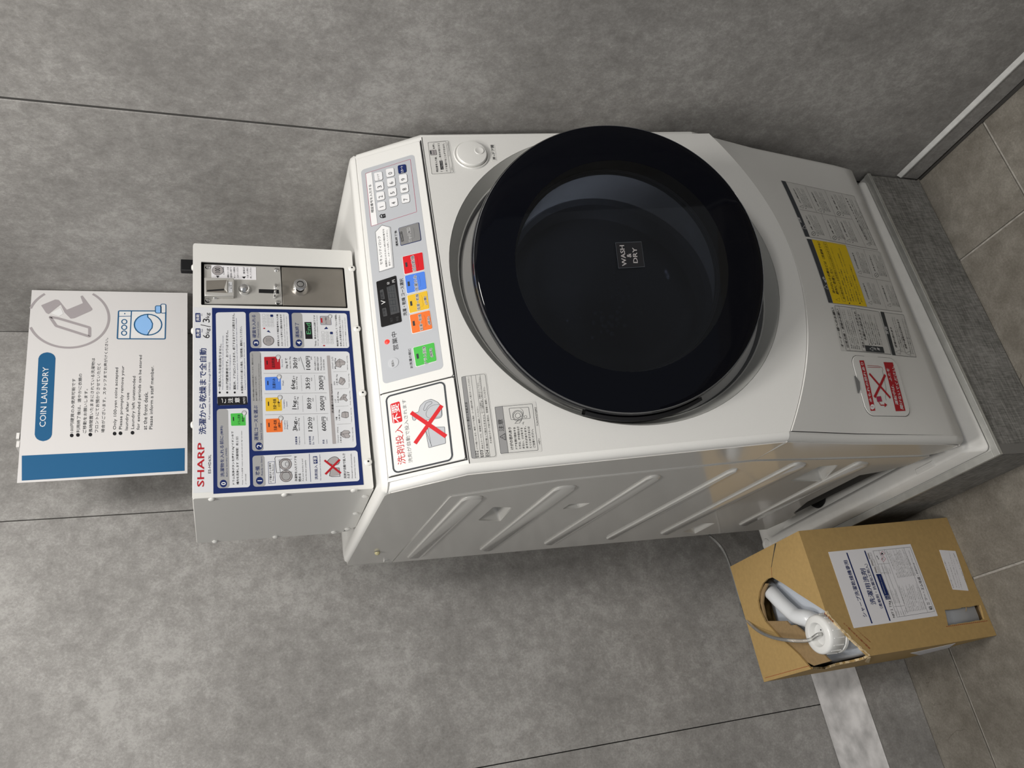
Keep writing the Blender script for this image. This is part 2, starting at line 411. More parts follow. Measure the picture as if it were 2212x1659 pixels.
MB().box(XW+0.0015, XW+0.0105, 1.0427, 1.0473, 0.0, ZTOP, mat('joint_backing', (0.055, 0.053, 0.05), 0.8)).build('joint_strip', wr, smooth=0)
ce = MB().box(-1.6, XW+0.1, -1.2, YW+0.1, ZTOP, ZTOP+0.03, mat('ceiling_white', (0.7, 0.7, 0.68), 0.8)).build('ceiling', smooth=0); struct(ce)
MB().box(XW-0.0012, XW+0.0005, YW-0.0012, YW+0.0005, 0.2, ZTOP, mat('corner_joint', (0.05, 0.048, 0.045), 0.8)).build('corner_joint', wb, smooth=0)
# boxed ledge along the back wall
LX1 = 0.3705
led = MB().box(-1.6, LX1, YL+0.009, YW-0.001, 0.001, ZL_-0.008, DARK).build('trim_1', smooth=0); struct(led)
MB().box(-1.6, LX1, YL, YL+0.009, 0.001, ZL_-0.0005, WALL).build('ledge_front_panel', led, bevel=0.0006, segs=1, smooth=0)
MB().box(-1.6, LX1, YL-0.001, YW-0.001, ZL_-0.0004, ZL_+0.0016, mat('ledge_top_lit', (0.50, 0.49, 0.485), 0.55, noise=0.28, nscale=26, bump=0.1)).build('ledge_top_panel', led, bevel=0.0005, segs=1, smooth=0)  # paler than the wall panels: overhead light put into the colour
# skirting along the right wall with its pale top strip
sk = MB().box(XB, XW-0.0005, -1.2, 1.012, 0.006, 0.0525, WALL).build('baseboard_right', smooth=0); struct(sk)
PALE = mat('pale_sealant', (0.60, 0.60, 0.58), 0.35, noise=0.1, nscale=60)
MB().prism([V((XB-0.0015, -1.2, 0.0525)), V((XW-0.0005, -1.2, 0.0525)), V((XW-0.0005, -1.2, 0.064)), V((XB-0.0015, -1.2, 0.0555))],
           [V((XB-0.0015, 1.012, 0.0525)), V((XW-0.0005, 1.012, 0.0525)), V((XW-0.0005, 1.012, 0.064)), V((XB-0.0015, 1.012, 0.0555))], PALE).build('top_strip', sk, smooth=0)
mb = MB(); pts = []
for k in range(9):
    y = 0.55+k*0.0575; pts.append(V((XB-0.003, y, 0.002)))
mb.tube(pts, [0.004 if k < 5 else 0.0025 for k in range(9)], mat('dark_foot_line', (0.03, 0.028, 0.025), 0.7), n=6)
mb.build('skirting_foot_line', sk)  # dark tube drawn along the gap at the skirting foot
# ------------------------------------------------------------------ helpers for the big shapes
from mathutils.geometry import tessellate_polygon
def slab_holes(mb, F, outer, holes, h0, h1, mt):
    loops = [[V((a, b, 0)) for a, b in L] for L in [outer]+holes]
    tris = tessellate_polygon(loops); flat = [q for L in loops for q in L]; n = len(flat)
    vs = [F.P(q.x, q.y, h1) for q in flat]+[F.P(q.x, q.y, h0) for q in flat]
    fs = [tuple(t) for t in tris]+[tuple(i+n for i in t[::-1]) for t in tris]; k = 0
    for L in loops:
        c = len(L)
        for i in range(c): fs.append((k+i, k+(i+1) % c, n+k+(i+1) % c, n+k+i))
        k += c
    return mb.add(vs, fs, mt)
def rrect(x0, x1, y0, y1, r, z, n=5):
    out = []
    for cx, cy, a in ((x1-r, y0+r, -90), (x1-r, y1-r, 0), (x0+r, y1-r, 90), (x0+r, y0+r, 180)):
        for k in range(n+1): out.append(V((cx+r*math.cos(R(a+90*k/n)), cy+r*math.sin(R(a+90*k/n)), z)))
    return out
def loft(mb, rings, mt, cap0=False, cap1=False):
    n = len(rings[0]); vs = [q for g in rings for q in g]; fs = []
    for j in range(len(rings)-1):
        for i in range(n): fs.append((j*n+i, j*n+(i+1) % n, (j+1)*n+(i+1) % n, (j+1)*n+i))
    if cap0: fs.append(tuple(range(n))[::-1])
    if cap1: fs.append(tuple(range((len(rings)-1)*n, len(rings)*n)))
    return mb.add(vs, fs, mt)
def screw(parent, c, n, r=0.006, hgt=0.0035, mt=None, star=True, name='screw'):
    n = V(n).normalized(); ex = n.cross(V((0, 0, 1)) if abs(n.z) < 0.9 else V((1, 0, 0))).normalized()
    mb = MB(); mb.lathe(V(c), n, ex, [(r, 0), (r, hgt*0.35), (r*0.75, hgt*0.8), (r*0.35, hgt), (0.00001, hgt)], mt or WHITE2, n=16)
    if star: mb.lathe(V(c)+n*hgt, n, ex, [(r*0.28, 0.0002), (0.00001, 0.0002)], BLACKM, n=6)
    return mb.build(name, parent)

# ------------------------------------------------------------------ plinth
px0, px1, py0, py1, pz = 0.3705, 1.0405, 1.0095, 1.7295, 0.150
pl = thing('machine_plinth', 'low woven-look grey plinth with metal corner trim under the washer', 'plinth', (0.7, 1.35, 0.0))
MB().box(px0+0.003, px1-0.003, py0+0.003, py0+0.012, 0.002, pz-0.002, FABR).build('front_panel', pl, bevel=0.0008, smooth=0)
MB().box(px0+0.003, px0+0.012, py0+0.013, py1, 0.002, pz-0.002, FABR).build('side_panel', pl, bevel=0.0008, smooth=0)
MB().box(px0+0.013, px1, py0+0.013, py1, 0.004, pz-0.001, LGREY).build('core', pl, smooth=0)
for nm, (a, b, c, d) in (('front_trim', (px0, px1, py0, py0+0.013)), ('side_trim', (px0, px0+0.013, py0+0.0135, py1))):
    MB().box(a, b, c, d, pz-0.0015, pz+0.0015, ALU).build('metal_trim', pl, bevel=0.0005, segs=1, smooth=0)
MB().box(px0, px1, py0, py0+0.002, pz-0.006, pz-0.0017, ALU).build('metal_trim', pl, smooth=0)
MB().box(px0, px0+0.002, py0+0.0025, py1, pz-0.006, pz-0.0017, ALU).build('metal_trim', pl, smooth=0)
MB().box(px0, px0+0.020, py0+0.0005, py0+0.0028, 0.002, pz-0.0065, mat('corner_strip', (0.17, 0.165, 0.155), 0.6)).build('corner_strip', pl, smooth=0)

# ------------------------------------------------------------------ drain pan
def panring(l, f, r_, b, z, rad): return rrect(0.386+l, 1.032-r_, 1.0235+f, 1.716-b, rad, z, 6)
mb = MB()
loft(mb, [panring(0, 0, 0, 0, 0.1525, 0.010), panring(0, 0, 0, 0, 0.157, 0.010), panring(0.0075, 0.020, 0.008, 0.010, 0.184, 0.012), panring(0.010, 0.023, 0.010, 0.012, 0.1865, 0.013),
          panring(0.014, 0.027, 0.013, 0.015, 0.187, 0.016), panring(0.034, 0.031, 0.018, 0.034, 0.187, 0.020), panring(0.038, 0.034, 0.022, 0.038, 0.184, 0.020),
          panring(0.048, 0.046, 0.03, 0.050, 0.164, 0.03), panring(0.060, 0.058, 0.04, 0.06, 0.160, 0.03)], PANW, cap0=True, cap1=True)
pan = mb.build('drain_pan', smooth=40); tag(pan, 'white plastic drain pan on the grey plinth, holding the washer', 'drain pan')
for (a, b) in ((0.395, 1.60), (0.395, 1.12)):
    MB().prism([V((a, b, 0.1865)), V((a+0.012, b, 0.1865)), V((a+0.012, b+0.05, 0.1865)), V((a, b+0.05, 0.1865))],
             [V((a+0.002, b+0.004, 0.190)), V((a+0.010, b+0.004, 0.190)), V((a+0.010, b+0.046, 0.190)), V((a+0.002, b+0.046, 0.190))], PANW).build('raised_pad', pan)
for x, y in ((0.412, 1.690), (0.412, 1.055)):
    MB().lathe((x, y, 0.1865 if y > 1.2 else 0.165), (0, 0, 1), (1, 0, 0), [(0.016, 0), (0.014, 0.003), (0.010, 0.003), (0.008, 0.0015), (0.00001, 0.0015)], PANW, n=24).build('screw_boss', pan)

# ------------------------------------------------------------------ washer-dryer
XL, XR, RE = 0.3603, 0.9903, 0.012
BB = mw(0.675, 1.28, 0.162)
wm = thing('washer_dryer', 'white drum washer-dryer with round black glass door standing ajar on the pan', 'washing machine', BB)
ez = V((0, 0, 1)); exm = md(1, 0, 0)
def nrm2(a, b): k = math.hypot(a, b); return a/k, b/k
ty, tz = nrm2(0.08, 0.505); FRP = Plane(mw(0, 1.043, 1.160), exm, md(0, ty, tz), md(0, -tz, ty))
ty2, tz2 = nrm2(0.065, 0.108); PNP = Plane(mw(0, 1.043, 1.160), exm, md(0, ty2, tz2), md(0, -tz2, ty2))
SDP = Plane(mw(XL, 0, 0), md(0, 1, 0), ez, md(-1, 0, 0))      # a = depth y, b = height z
SDR = Plane(mw(XR, 0, 0), md(0, 1, 0), ez, md(1, 0, 0))
TOPP = Plane(mw(0, 0, 1.268), exm, md(0, 1, 0), ez)
def lin(tab, x):
    for (a, b), (c, d) in zip(tab, tab[1:]):
        if x <= c: return b+(d-b)*(x-a)/(c-a) if x >= a else b
    return tab[-1][1]
YS = [(0.187, 1.030), (0.2, 1.022), (0.28, 1.010), (0.5, 0.987), (0.655, 0.963)]
def ylow(x, z):
    u = (x-0.675)/0.315; ss = max(0, min(1, (z-0.2)/0.343)); ss = ss*ss*(3-2*ss)
    return lin(YS, z)-0.036*ss*(1-u*u)
class Low:
    curved = True
    def S(s, x, z): return V((x, ylow(x, z), z))
    def P(s, x, z, h=0):
        p = s.S(x, z); e = 0.004
        n = (s.S(x+e, z)-s.S(x-e, z)).cross(s.S(x, z+e)-s.S(x, z-e)).normalized()
        p = p+n*h; return mw(*p)
    def hit(s, p, h=0):
        d = ray(*p); c, q = math.cos(-MY), math.sin(-MY); dm = V((c*d.x-q*d.y, q*d.x+c*d.y, d.z)); y = 0.97
        for _ in range(14):
            t = y/dm.y; x, z = dm.x*t, 1.5+dm.z*t; y = ylow(x, z)-h
        return (x, z)
LOW = Low()
ZBOT = 0.229
def zarc(x): return min(0.655, 0.540+1.05*(x-0.70)**2)
# front panel with its round opening
CX, CT, CRAD = 0.6892, -0.2988, 0.2847
tt = lambda z: (z-1.160)/tz
xs = [XL+RE+(XR-XL-2*RE)*i/40 for i in range(41)]
outer = [(XR-RE, -0.0015), (XL+RE, -0.0015)]+[(x, tt(zarc(x))+0.0012) for x in xs]
hole = [(CX+CRAD*math.cos(2*math.pi*k/120), CT+CRAD*math.sin(2*math.pi*k/120)) for k in range(120)]
mb = MB(); slab_holes(mb, FRP, outer, [hole], -0.006, 0, WHITE)
mb.build('front_panel', wm, bevel=0.0012, segs=2, smooth=30)
cc = FRP.P(CX, CT, 0)
def ring(name, prof, mt, n=96, parent=None):
    return MB().lathe(cc, FRP.n, FRP.ex, prof, mt, n=n, closed=False if len(prof) < 3 else True).build(name, parent or wm, smooth=40)
ring('recess_ring', [(CRAD-0.0005, -0.0003), (0.2685, -0.022), (0.2665, -0.0225), (0.2665, -0.026), (CRAD-0.0005, -0.008)], GREYP)
ring('recess_gap_shade', [(0.2665, -0.0240), (0.2620, -0.036), (0.2640, -0.040), (0.2690, -0.030)], RUBBER)  # dark ring colour stands in for the shade inside the gap
rim = ring('tub_surround', [(0.2625, -0.034), (0.258, -0.0335), (0.184, -0.050), (0.180, -0.060), (0.262, -0.045)], WHITE)
ring('door_gasket', [(0.187, -0.051), (0.182, -0.0475), (0.174, -0.054), (0.170, -0.075), (0.174, -0.10), (0.187, -0.065)], RUBBER)
MB().lathe(cc, FRP.n, FRP.ex, [(0.190, -0.095), (0.215, -0.12), (0.218, -0.30), (0.20, -0.335), (0.00001, -0.345)], DRUM, n=72).build('drum', wm, smooth=40)
for k in range(3):
    a = 2*math.pi*k/3+0.5
    q = [FRP.P(CX+math.cos(a+da)*rr, CT+math.sin(a+da)*rr, hh) for hh in (-0.13, -0.32) for da, rr in ((-0.12, 0.214), (0, 0.175), (0.12, 0.214))]
    MB().add(q, [(0, 1, 2), (3, 5, 4), (0, 3, 4, 1), (1, 4, 5, 2), (0, 2, 5, 3)], DRUM).build('drum_lifter', wm, bevel=0.006)
# lower panel
mb = MB(); NX, NZ = 36, 14; vs = []; fs = []
for j in range(NZ+3):
    for x in xs[::1][:41]:
        zt = zarc(x)-0.0012
        if j == 0: p = LOW.P(x, zt, -0.005)
        elif j <= NZ+1: z = zt+(ZBOT-zt)*(j-1)/NZ; p = LOW.P(x, z)
        else: p = mw(x, ylow(x, ZBOT)+0.014, ZBOT-0.010)
        vs.append(p)
for j in range(NZ+2):
    for i in range(40): fs.append((j*41+i, j*41+i+1, (j+1)*41+i+1, (j+1)*41+i))
mb.add(vs, fs, WHITE); lowp = mb.build('lower_panel', wm, smooth=50)
# rounded vertical corners that wrap the front on both sides
PR = [(1.034, 0.219)]+[(ylow(XL, z), z) for z in (0.229, 0.25, 0.28, 0.36, 0.44, 0.5, 0.58, 0.6549)]
PR2 = [(0.9631, 0.6551), (1.043, 1.160), (1.108, 1.262), (1.118, 1.2665)]
def corner(side, prof, name, mt=WHITE):
    vs = []; fs = []; n = 6; x0, sg = (XL, 1) if side < 0 else (XR, -1)
    for y, z in prof:
        for k in range(n+1):
            a = math.pi/2*k/n; vs.append(mw(x0+sg*RE*(1-math.sin(a)), y+RE*(1-math.cos(a)), z))
    for j in range(len(prof)-1):
        for k in range(n):
            q = (j*(n+1)+k, j*(n+1)+k+1, (j+1)*(n+1)+k+1, (j+1)*(n+1)+k); fs.append(q if side < 0 else q[::-1])
    MB().add([V(v) for v in vs], fs, mt).build(name, wm, smooth=50)
for sd in (-1, 1): corner(sd, PR, 'lower_corner'); corner(sd, PR2, 'front_corner')
# side walls
def spoly(F, pts, name, mt, holes=None, th=0.010, bevel=0.0016, up=0.0):
    mb = MB(); slab_holes(mb, F, pts, holes or [], -th, up, mt); return mb.build(name, wm, bevel=bevel, segs=2, smooth=30)
fl_up = [(0.9753, 0.6553), (1.055, 1.160), (1.120, 1.262), (1.135, 1.2665), (1.56, 1.2665), (1.56, 1.1790), (1.1500, 1.1625), (1.105, 1.0), (1.0568, 0.6606)]
fl_lo = [(0.9753, 0.6550), (1.0568, 0.6575), (1.0675, 0.5), (1.080, 0.28), (1.078, 0.256), (1.070, 0.240), (1.056, 0.231), (1.032, 0.2295), (1.022, 0.28), (0.999, 0.5)]
st = [(1.0590, 0.660), (1.1070, 0.999), (1.1530, 1.1605), (1.1600, 1.1620), (1.56, 1.1770), (1.56, 0.285), (1.50, 0.280), (1.445, 0.286), (1.425, 0.308), (1.34, 0.336), (1.175, 0.338), (1.160, 0.300), (1.128, 0.258), (1.083, 0.250), (1.082, 0.28), (1.0700, 0.5)]
for F in (SDP, SDR):
    spoly(F, fl_up, 'side_flange', SIDE)
    spoly(F, fl_lo, 'side_flange', SIDE)
pk = [[(1032, 1122), (1065, 1093), (1107, 1094), (1080, 1124)], [(1214, 1098), (1230, 1087), (1276, 1084), (1252, 1095)],
      [(1473, 1148), (1518, 1129), (1545, 1128), (1501, 1151)], [(1706, 1037), (1769, 1006), (1810, 1002), (1777, 1038)]]
pockets = [[SDP.hit(p) for p in q] for q in pk]
pockets = [rp(q, 0.004, 2) for q in pockets]
sp = spoly(SDP, st, 'side_panel', SIDE, pockets, th=0.004, up=0.0018, bevel=0.0022)
spoly(SDR, st, 'side_panel', SIDE, th=0.004)
for q in pockets:
    c = V((sum(a for a, b in q)/len(q), sum(b for a, b in q)/len(q))); inner = [tuple(c+(V(a)-c)*0.55) for a in q]
    mb = MB(); loft(mb, [[SDP.P(a, b, -0.001) for a, b in q], [SDP.P(a, b, -0.020) for a, b in inner]], SIDE, cap1=True)
    mb.build('grip_pocket', wm, smooth=0)
ribs = [((875, 1204), (1002, 1070), (1050, 1067), (909, 1202)), ((1031, 1187), (1203, 1048), (1252, 1044), (1058, 1188)),
        ((1169, 1174), (1406, 1023), (1435, 1023), (1192, 1175)), ((1303, 1163), (1583, 1011), (1600, 1008), (1322, 1163)),
        ((1420, 1152), (1722, 995), (1749, 998), (1442, 1153)), ((1590, 1133), (1856, 994), (1882, 997), (1612, 1133))]
for q in ribs:
    pts = [SDP.hit(p) for p in q]; c = V((sum(a for a, b in pts)/4, sum(b for a, b in pts)/4))
    mb = MB(); lo = rp(pts, 0.012, 3); hi = [tuple(V(a)+((c-V(a)).normalized()*0.006)) for a in lo]
    mb.prism([SDP.P(a, b, 0.0015) for a, b in lo], [SDP.P(a, b, 0.0050) for a, b in hi], SIDE); mb.build('pressed_rib', wm, bevel=0.0028, segs=3)
MB().box(XL+0.012, XR-0.012, 1.545, 1.56, 0.26, 1.262, WHITE2, mw).build('back_panel', wm, bevel=0.001, smooth=0)
MB().box(XL+0.030, XR-0.030, 1.08, 1.54, 0.232, 0.242, BLACKM, mw).build('base_plate', wm, smooth=0)
MB().box(XL+0.016, XR-0.016, 1.10, 1.54, 0.2425, 0.36, BLACKM, mw).build('base_skirt', wm, smooth=0)
for x in (XL+0.05, XR-0.05):
    for y in (1.12, 1.50):
        mb = MB(); mb.lathe(mw(x, y, 0.1605), ez, (1, 0, 0), [(0.024, 0), (0.026, 0.006), (0.022, 0.014), (0.010, 0.016), (0.010, 0.074)], RUBBER if y < 1.3 else BLACKM, n=24)
        mb.build('foot', wm)
# top cover: a raised rounded rim round a sunken tray
rt = lambda i, z, r: [mw(*q) for q in rrect(XL+i, XR-i, 1.106+i*1.2, 1.560-i, r, z, 5)]
mb = MB(); loft(mb, [rt(0.001, 1.262, 0.020), rt(0.0, 1.2665, 0.020), rt(0.004, 1.2725, 0.018), rt(0.010, 1.2740, 0.016), rt(0.024, 1.2735, 0.014), rt(0.033, 1.2680, 0.012), rt(0.040, 1.2665, 0.012)], WHITE, cap0=True, cap1=True)
mb.build('top_cover', wm, smooth=50)
# control housing wedge, fascia, detergent lid
mb = MB(); a = [(1.043, 1.1600), (1.1073, 1.2665), (1.14, 1.2665), (1.14, 1.158), (1.05, 1.158)]
mb.prism([mw(XL+RE, y, z) for y, z in a], [mw(XR-RE, y, z) for y, z in a], WHITE); mb.build('control_housing', wm, smooth=0)
def pslab(F, pts, r, h0, h1, mt, name, parent=wm, bevel=0.0008, segs=2):
    return MB().slab(F, rp(pts, r) if r else pts, h0, h1, mt).build(name, parent, bevel=bevel, segs=segs, smooth=30)
fas = pslab(PNP, [(0.5135, 0.0035), (0.9700, 0.0035), (0.9700, 0.121), (0.5135, 0.121)], 0.004, 0.0, 0.0025, WHITE, 'control_fascia')
lid = pslab(PNP, [(0.3800, 0.0035), (0.5115, 0.0035), (0.5115, 0.121), (0.3800, 0.121)], 0.003, 0.0, 0.0025, WHITE, 'detergent_lid')
mb = MB(); mb.slab(PNP, [(0.3780, 0.0012), (0.9715, 0.0012), (0.9715, 0.0033), (0.3780, 0.0033)], 0.0, 0.0006, DARK)
mb.slab(PNP, [(0.5115, 0.003), (0.5135, 0.003), (0.5135, 0.122), (0.5115, 0.122)], 0.0, 0.0006, DARK)
mb.slab(PNP, [(0.3782, 0.003), (0.3798, 0.003), (0.3798, 0.122), (0.3782, 0.122)], 0.0, 0.0006, DARK); mb.build('panel_gap', wm, smooth=0)

# ------------------------------------------------------------------ door, standing ajar on its left-hand hinge
DYA, DTI = R(-15.0), R(10.5)
dex = md(math.cos(DYA), math.sin(DYA), 0); dn = md(math.sin(DYA)*math.cos(DTI), -math.cos(DYA)*math.cos(DTI), math.sin(DTI)); det = dn.cross(dex); det = det if det.z > 0 else -det
DC = mw(0.6416, 0.916, 0.906); DR, DW = 0.2365, 0.171
DPL = Plane(DC, dex, det, dn)
dome = lambda r: 0.010*(1-(r/DR)**2)
prof = [(DW, dome(DW)), (0.19, dome(0.19)), (0.21, dome(0.21)), (0.226, dome(0.226)), (0.2320, -0.0005), (0.2350, -0.004), (0.2365, -0.010), (0.2350, -0.020), (0.2290, -0.027), (0.205, -0.030), (DW, -0.028)]
dr = MB().lathe(DC, dn, dex, prof, BLACKG, n=128, closed=True).build('door', wm, smooth=40)
win = MB().lathe(DC, dn, dex, [(DW-0.0002, dome(DW)), (0.13, dome(0.13)), (0.08, dome(0.08)), (0.03, dome(0.03)), (0.0001, dome(0))], WINDOW, n=96).build('window_pane', dr, smooth=60)
MB().lathe(DC, dn, dex, [(0.165, -0.026), (0.168, -0.034), (0.158, -0.075), (0.135, -0.110), (0.09, -0.128), (0.04, -0.133), (0.0001, -0.134)], BOWL, n=72).build('glass_bowl', dr, smooth=60)
MB().lathe(DC, dn, dex, [(0.2325, -0.008), (0.2345, -0.0035), (0.2325, 0.0002), (0.2300, -0.003)], mat('door_lip', (0.02, 0.022, 0.027), 0.12, coat=0.5), n=128, closed=True).build('outer_lip', dr, smooth=60)
MB().lathe(DC, dn, dex, [(0.180, -0.0305), (0.188, -0.0380), (0.184, -0.042), (0.168, -0.042), (0.168, -0.0300)], LGREY, n=96, closed=True).build('inner_frame', dr, smooth=40)
# hinge block
MB().lathe(DC, dn, dex, [(0.226, -0.030), (0.2372, -0.026), (0.2378, -0.012), (0.2430, -0.015), (0.2440, -0.034), (0.236, -0.040), (0.226, -0.038)], BLACKM, n=40, closed=True, a0=161, a1=207).build('hinge_cover', dr, smooth=40)
# drops of condensation on the bowl
rnd = random.Random(8); mb = MB()
for k in range(46):
    if k < 30: a, b = rnd.gauss(-0.060, 0.014), rnd.gauss(-0.012, 0.030)
    else: a, b = rnd.gauss(-0.004, 0.012), rnd.gauss(-0.035, 0.018)
    r = rnd.uniform(0.0018, 0.0052); rr = math.hypot(a, b)
    h = -0.126 if rr < 0.09 else -0.118
    mb.lathe(DPL.P(a, b, h+0.001), dn, dex, [(r, 0), (r*0.8, r*0.35), (r*0.4, r*0.5), (0.0001, r*0.55)], mat('water_bead', (0.22, 0.24, 0.28), 0.04, coat=1.0), n=8)
o = mb.build('water_drops', dr); o['kind'] = 'stuff'
# WASH & DRY sticker
pr = Print(DPL, 0.0113)
q = [(537, 447), (741, 438), (768, 638), (562, 650)]
# corners in reading order
pr.poly(ZG, [(562, 650), (537, 447), (741, 438), (768, 638)], 'slate', l=1)
pr.poly(ZG, [(565, 645), (541, 451), (739, 443), (764, 634)], 'black', l=2)
pr.t(ZG, 'WASH', (628, 628), (606, 468), 36, 'ash', True); pr.t(ZG, '&', (664, 562), (660, 532), 34, 'ash', True); pr.t(ZG, 'DRY', (713, 606), (704, 487), 34, 'ash', True)
pr.build(dr, 'door_sticker')
# door button
bc = FRP.hit(ZD(1568, 278))
mb = MB(); c0 = FRP.P(bc[0], bc[1], 0)
mb.lathe(c0, FRP.n, FRP.ex, [(0.0315, 0.0002), (0.0300, 0.0022), (0.0285, 0.0016), (0.0275, 0.0002)], WHITE, n=48, closed=True); mb.build('button_surround', wm)
bt = MB().lathe(c0, FRP.n, FRP.ex, [(0.0268, 0.0), (0.0270, 0.0045), (0.0255, 0.0062), (0.020, 0.0068), (0.0001, 0.0070)], WHITE, n=48).build('door_button', wm)
dq = FRP.hit(ZD(1692, 246))
MB().lathe(FRP.P(dq[0], dq[1], 0.0069), FRP.n, FRP.ex, [(0.0085, 0.0), (0.0078, 0.0009), (0.0068, 0.0009), (0.0050, 0.0002), (0.0001, 0.0001)], mat('white_dimple', (0.66, 0.655, 0.63), 0.3), n=24).build('finger_dimple', bt)

# ------------------------------------------------------------------ coin box
cxa, cxb, cya, cyb, cza, czb = 0.391, 0.8355, 1.190, 1.433, 1.2755, 1.534
CBP = Plane(mw(cxa, cya, cza), exm, ez, md(0, -1, 0))
CLP = Plane(mw(cxa, 0, 0), md(0, 1, 0), ez, md(-1, 0, 0))
cb = thing('coin_box', 'white steel coin box with instruction sheet on top of the washer', 'coin box', mw(0.61, 1.31, 1.2755))
cf = lambda p: (lambda a: (a[0], a[1]))(CBP.hit(p))
rec = [cf(Z2(290, 838)), cf(Z2(283, 345)), cf(Z2(1918, 405)), cf(Z2(1952, 870))]
rx0, rx1 = (rec[0][0]+rec[3][0])/2, (rec[1][0]+rec[2][0])/2; rt1, rt0 = (rec[0][1]+rec[1][1])/2, (rec[2][1]+rec[3][1])/2
W_, H_ = cxb-cxa, czb-cza
mb = MB(); slab_holes(mb, CBP, rp([(0, -0.0035), (W_, -0.0035), (W_, H_), (0, H_)], 0.003), [rp([(rx0, rt0), (rx1, rt0), (rx1, rt1), (rx0, rt1)], 0.0015, 2)], -0.002, 0, WHITE2)
mb.build('front_plate', cb, bevel=0.0010, smooth=30)
MB().slab(CLP, rp([(cya+0.0022, cza-0.004), (cyb-0.03, cza-0.006), (cyb-0.015, cza+0.012), (cyb, cza+0.014), (cyb, czb), (cya+0.0022, czb)], 0.002, 2), -0.0015, 0, WHITE2).build('side_plate', cb, bevel=0.0008, smooth=30)
MB().box(cxb-0.0015, cxb, cya+0.0022, cyb, cza, czb, WHITE2, mw).build('side_plate', cb, bevel=0.0006, smooth=0)
MB().box(cxa+0.0018, cxb-0.0018, cya+0.0022, cyb, czb-0.002, czb+0.0005, WHITE2, mw).build('top_plate', cb, bevel=0.0008, smooth=0)
MB().box(cxa+0.0018, cxb-0.0018, cyb-0.002, cyb, cza, czb-0.0022, WHITE2, mw).build('back_plate', cb, smooth=0)
MB().box(cxa+0.002, cxb-0.002, cya+0.003, cyb-0.003, cza-0.0005, cza+0.001, WHITE2, mw).build('bottom_plate', cb, smooth=0)
# coin selector recess
mb = MB(); mb.slab(CBP, [(rx0-0.001, rt0-0.001), (rx1+0.001, rt0-0.001), (rx1+0.001, rt1+0.001), (rx0-0.001, rt1+0.001)], -0.016, -0.014, BLACKM)
for a, b, c, d in ((rx0-0.002, rx0, rt0, rt1), (rx1, rx1+0.002, rt0, rt1), (rx0, rx1, rt1, rt1+0.002), (rx0, rx1, rt0-0.002, rt0)):
    mb.slab(CBP, [(a, c), (b, c), (b, d), (a, d)], -0.014, -0.0022, BLACKM)
mb.build('recess_liner', cb, smooth=0)
def cquad(Z, pts, base=-0.006): return [CBP.hit(Z(*p), base) for p in pts]
sel = MB().slab(CBP, rp(cquad(Z2, [(325, 825), (320, 372), (1188, 402), (1212, 834)]), 0.0008, 2), -0.0137, -0.0055, STEEL).build('coin_selector', cb, bevel=0.0006, smooth=30)
dorp = MB().slab(CBP, cquad(Z2, [(1218, 838), (1200, 407), (1898, 428), (1938, 858)]), -0.0137, -0.0055, STEELD).build('cash_door', cb, bevel=0.0005, smooth=30)
mb = MB()
for p in ((362, 408), (362, 787), (1145, 437), (1160, 805)):
    a = CBP.hit(Z2(*p), -0.005); MB().lathe(CBP.P(*a, -0.0055), CBP.n, CBP.ex, [(0.0042, 0), (0.0040, 0.001), (0.0026, 0.0026), (0.0001, 0.0031)], CHROME, n=20).build('rivet', sel)
a = CBP.hit(Z2(778, 657), -0.003)
MB().lathe(CBP.P(*a, -0.0055), CBP.n, CBP.ex, [(0.0092, 0), (0.0092, 0.004), (0.0080, 0.0075), (0.0050, 0.0098), (0.0001, 0.0105)], CHROME, n=32).build('return_button', sel)
# coin entry: raised block and slot; a darker plate paints the hollow's shade
q = cquad(Z2, [(325, 742), (323, 533), (662, 541), (662, 745)], 0.0); MB().slab(CBP, q, -0.0055, 0.0030, STEEL).build('coin_entry', sel, bevel=0.0012, smooth=30)
en = [o for o in COL.objects if o.name.startswith('coin_entry')][0]
q = cquad(Z2, [(345, 690), (345, 560), (575, 552), (545, 660), (590, 700)], 0.003)
MB().slab(CBP, q, 0.0030, 0.0034, STEELD).build('entry_hollow_shade', sel, smooth=0)
q = cquad(Z2, [(355, 685), (355, 668), (547, 655), (549, 672)], 0.003); MB().slab(CBP, q, 0.0034, 0.0037, BLACKM).build('coin_slot', sel, smooth=0)
q = cquad(Z2, [(555, 655), (580, 555), (585, 560), (585, 700)], 0.003); MB().slab(CBP, q, 0.0034, 0.0048, STEEL).build('entry_wedge', sel, bevel=0.0004, smooth=30)
pr = Print(CBP, 0.0034); pr.poly(Z2, [(598, 695), (595, 575), (640, 572), (642, 692)], 'lgrey', l=1)
pr.t(Z2, '１００円硬貨', (618, 680), (612, 590), 13, 'black'); pr.t(Z2, '専 用', (636, 655), (632, 610), 13, 'black'); pr.build(sel, 'slot_label')
q = cquad(Z2, [(943, 697), (943, 655), (1170, 662), (1174, 706)], -0.005); MB().slab(CBP, q, -0.0055, -0.0052, BLACKM).build('return_slot', sel, smooth=0)
a = CBP.hit(Z2(1135, 590), 0.0); b = CBP.hit(Z2(1125, 735), 0.0); pts = []
for k in range(11):
    t = k/10; pts.append(CBP.P(a[0]+(b[0]-a[0])*t, a[1]+(b[1]-a[1])*t, -0.0055+0.014*math.sin(math.pi*t)**0.6))
MB().tube(pts, 0.0020, CHROME, n=10).build('return_hook', sel)
a = CBP.hit(Z2(448, 745), -0.004); MB().slab(CBP, [(a[0]-0.003, a[1]-0.0035), (a[0]+0.003, a[1]-0.0035), (a[0]+0.003, a[1]+0.003), (a[0]-0.003, a[1]+0.003)], -0.0055, -0.0025, CHROME).build('latch', sel, bevel=0.001)
a = CBP.hit(Z2(1412, 625), 0.0); lk = CBP.P(*a, -0.0055)
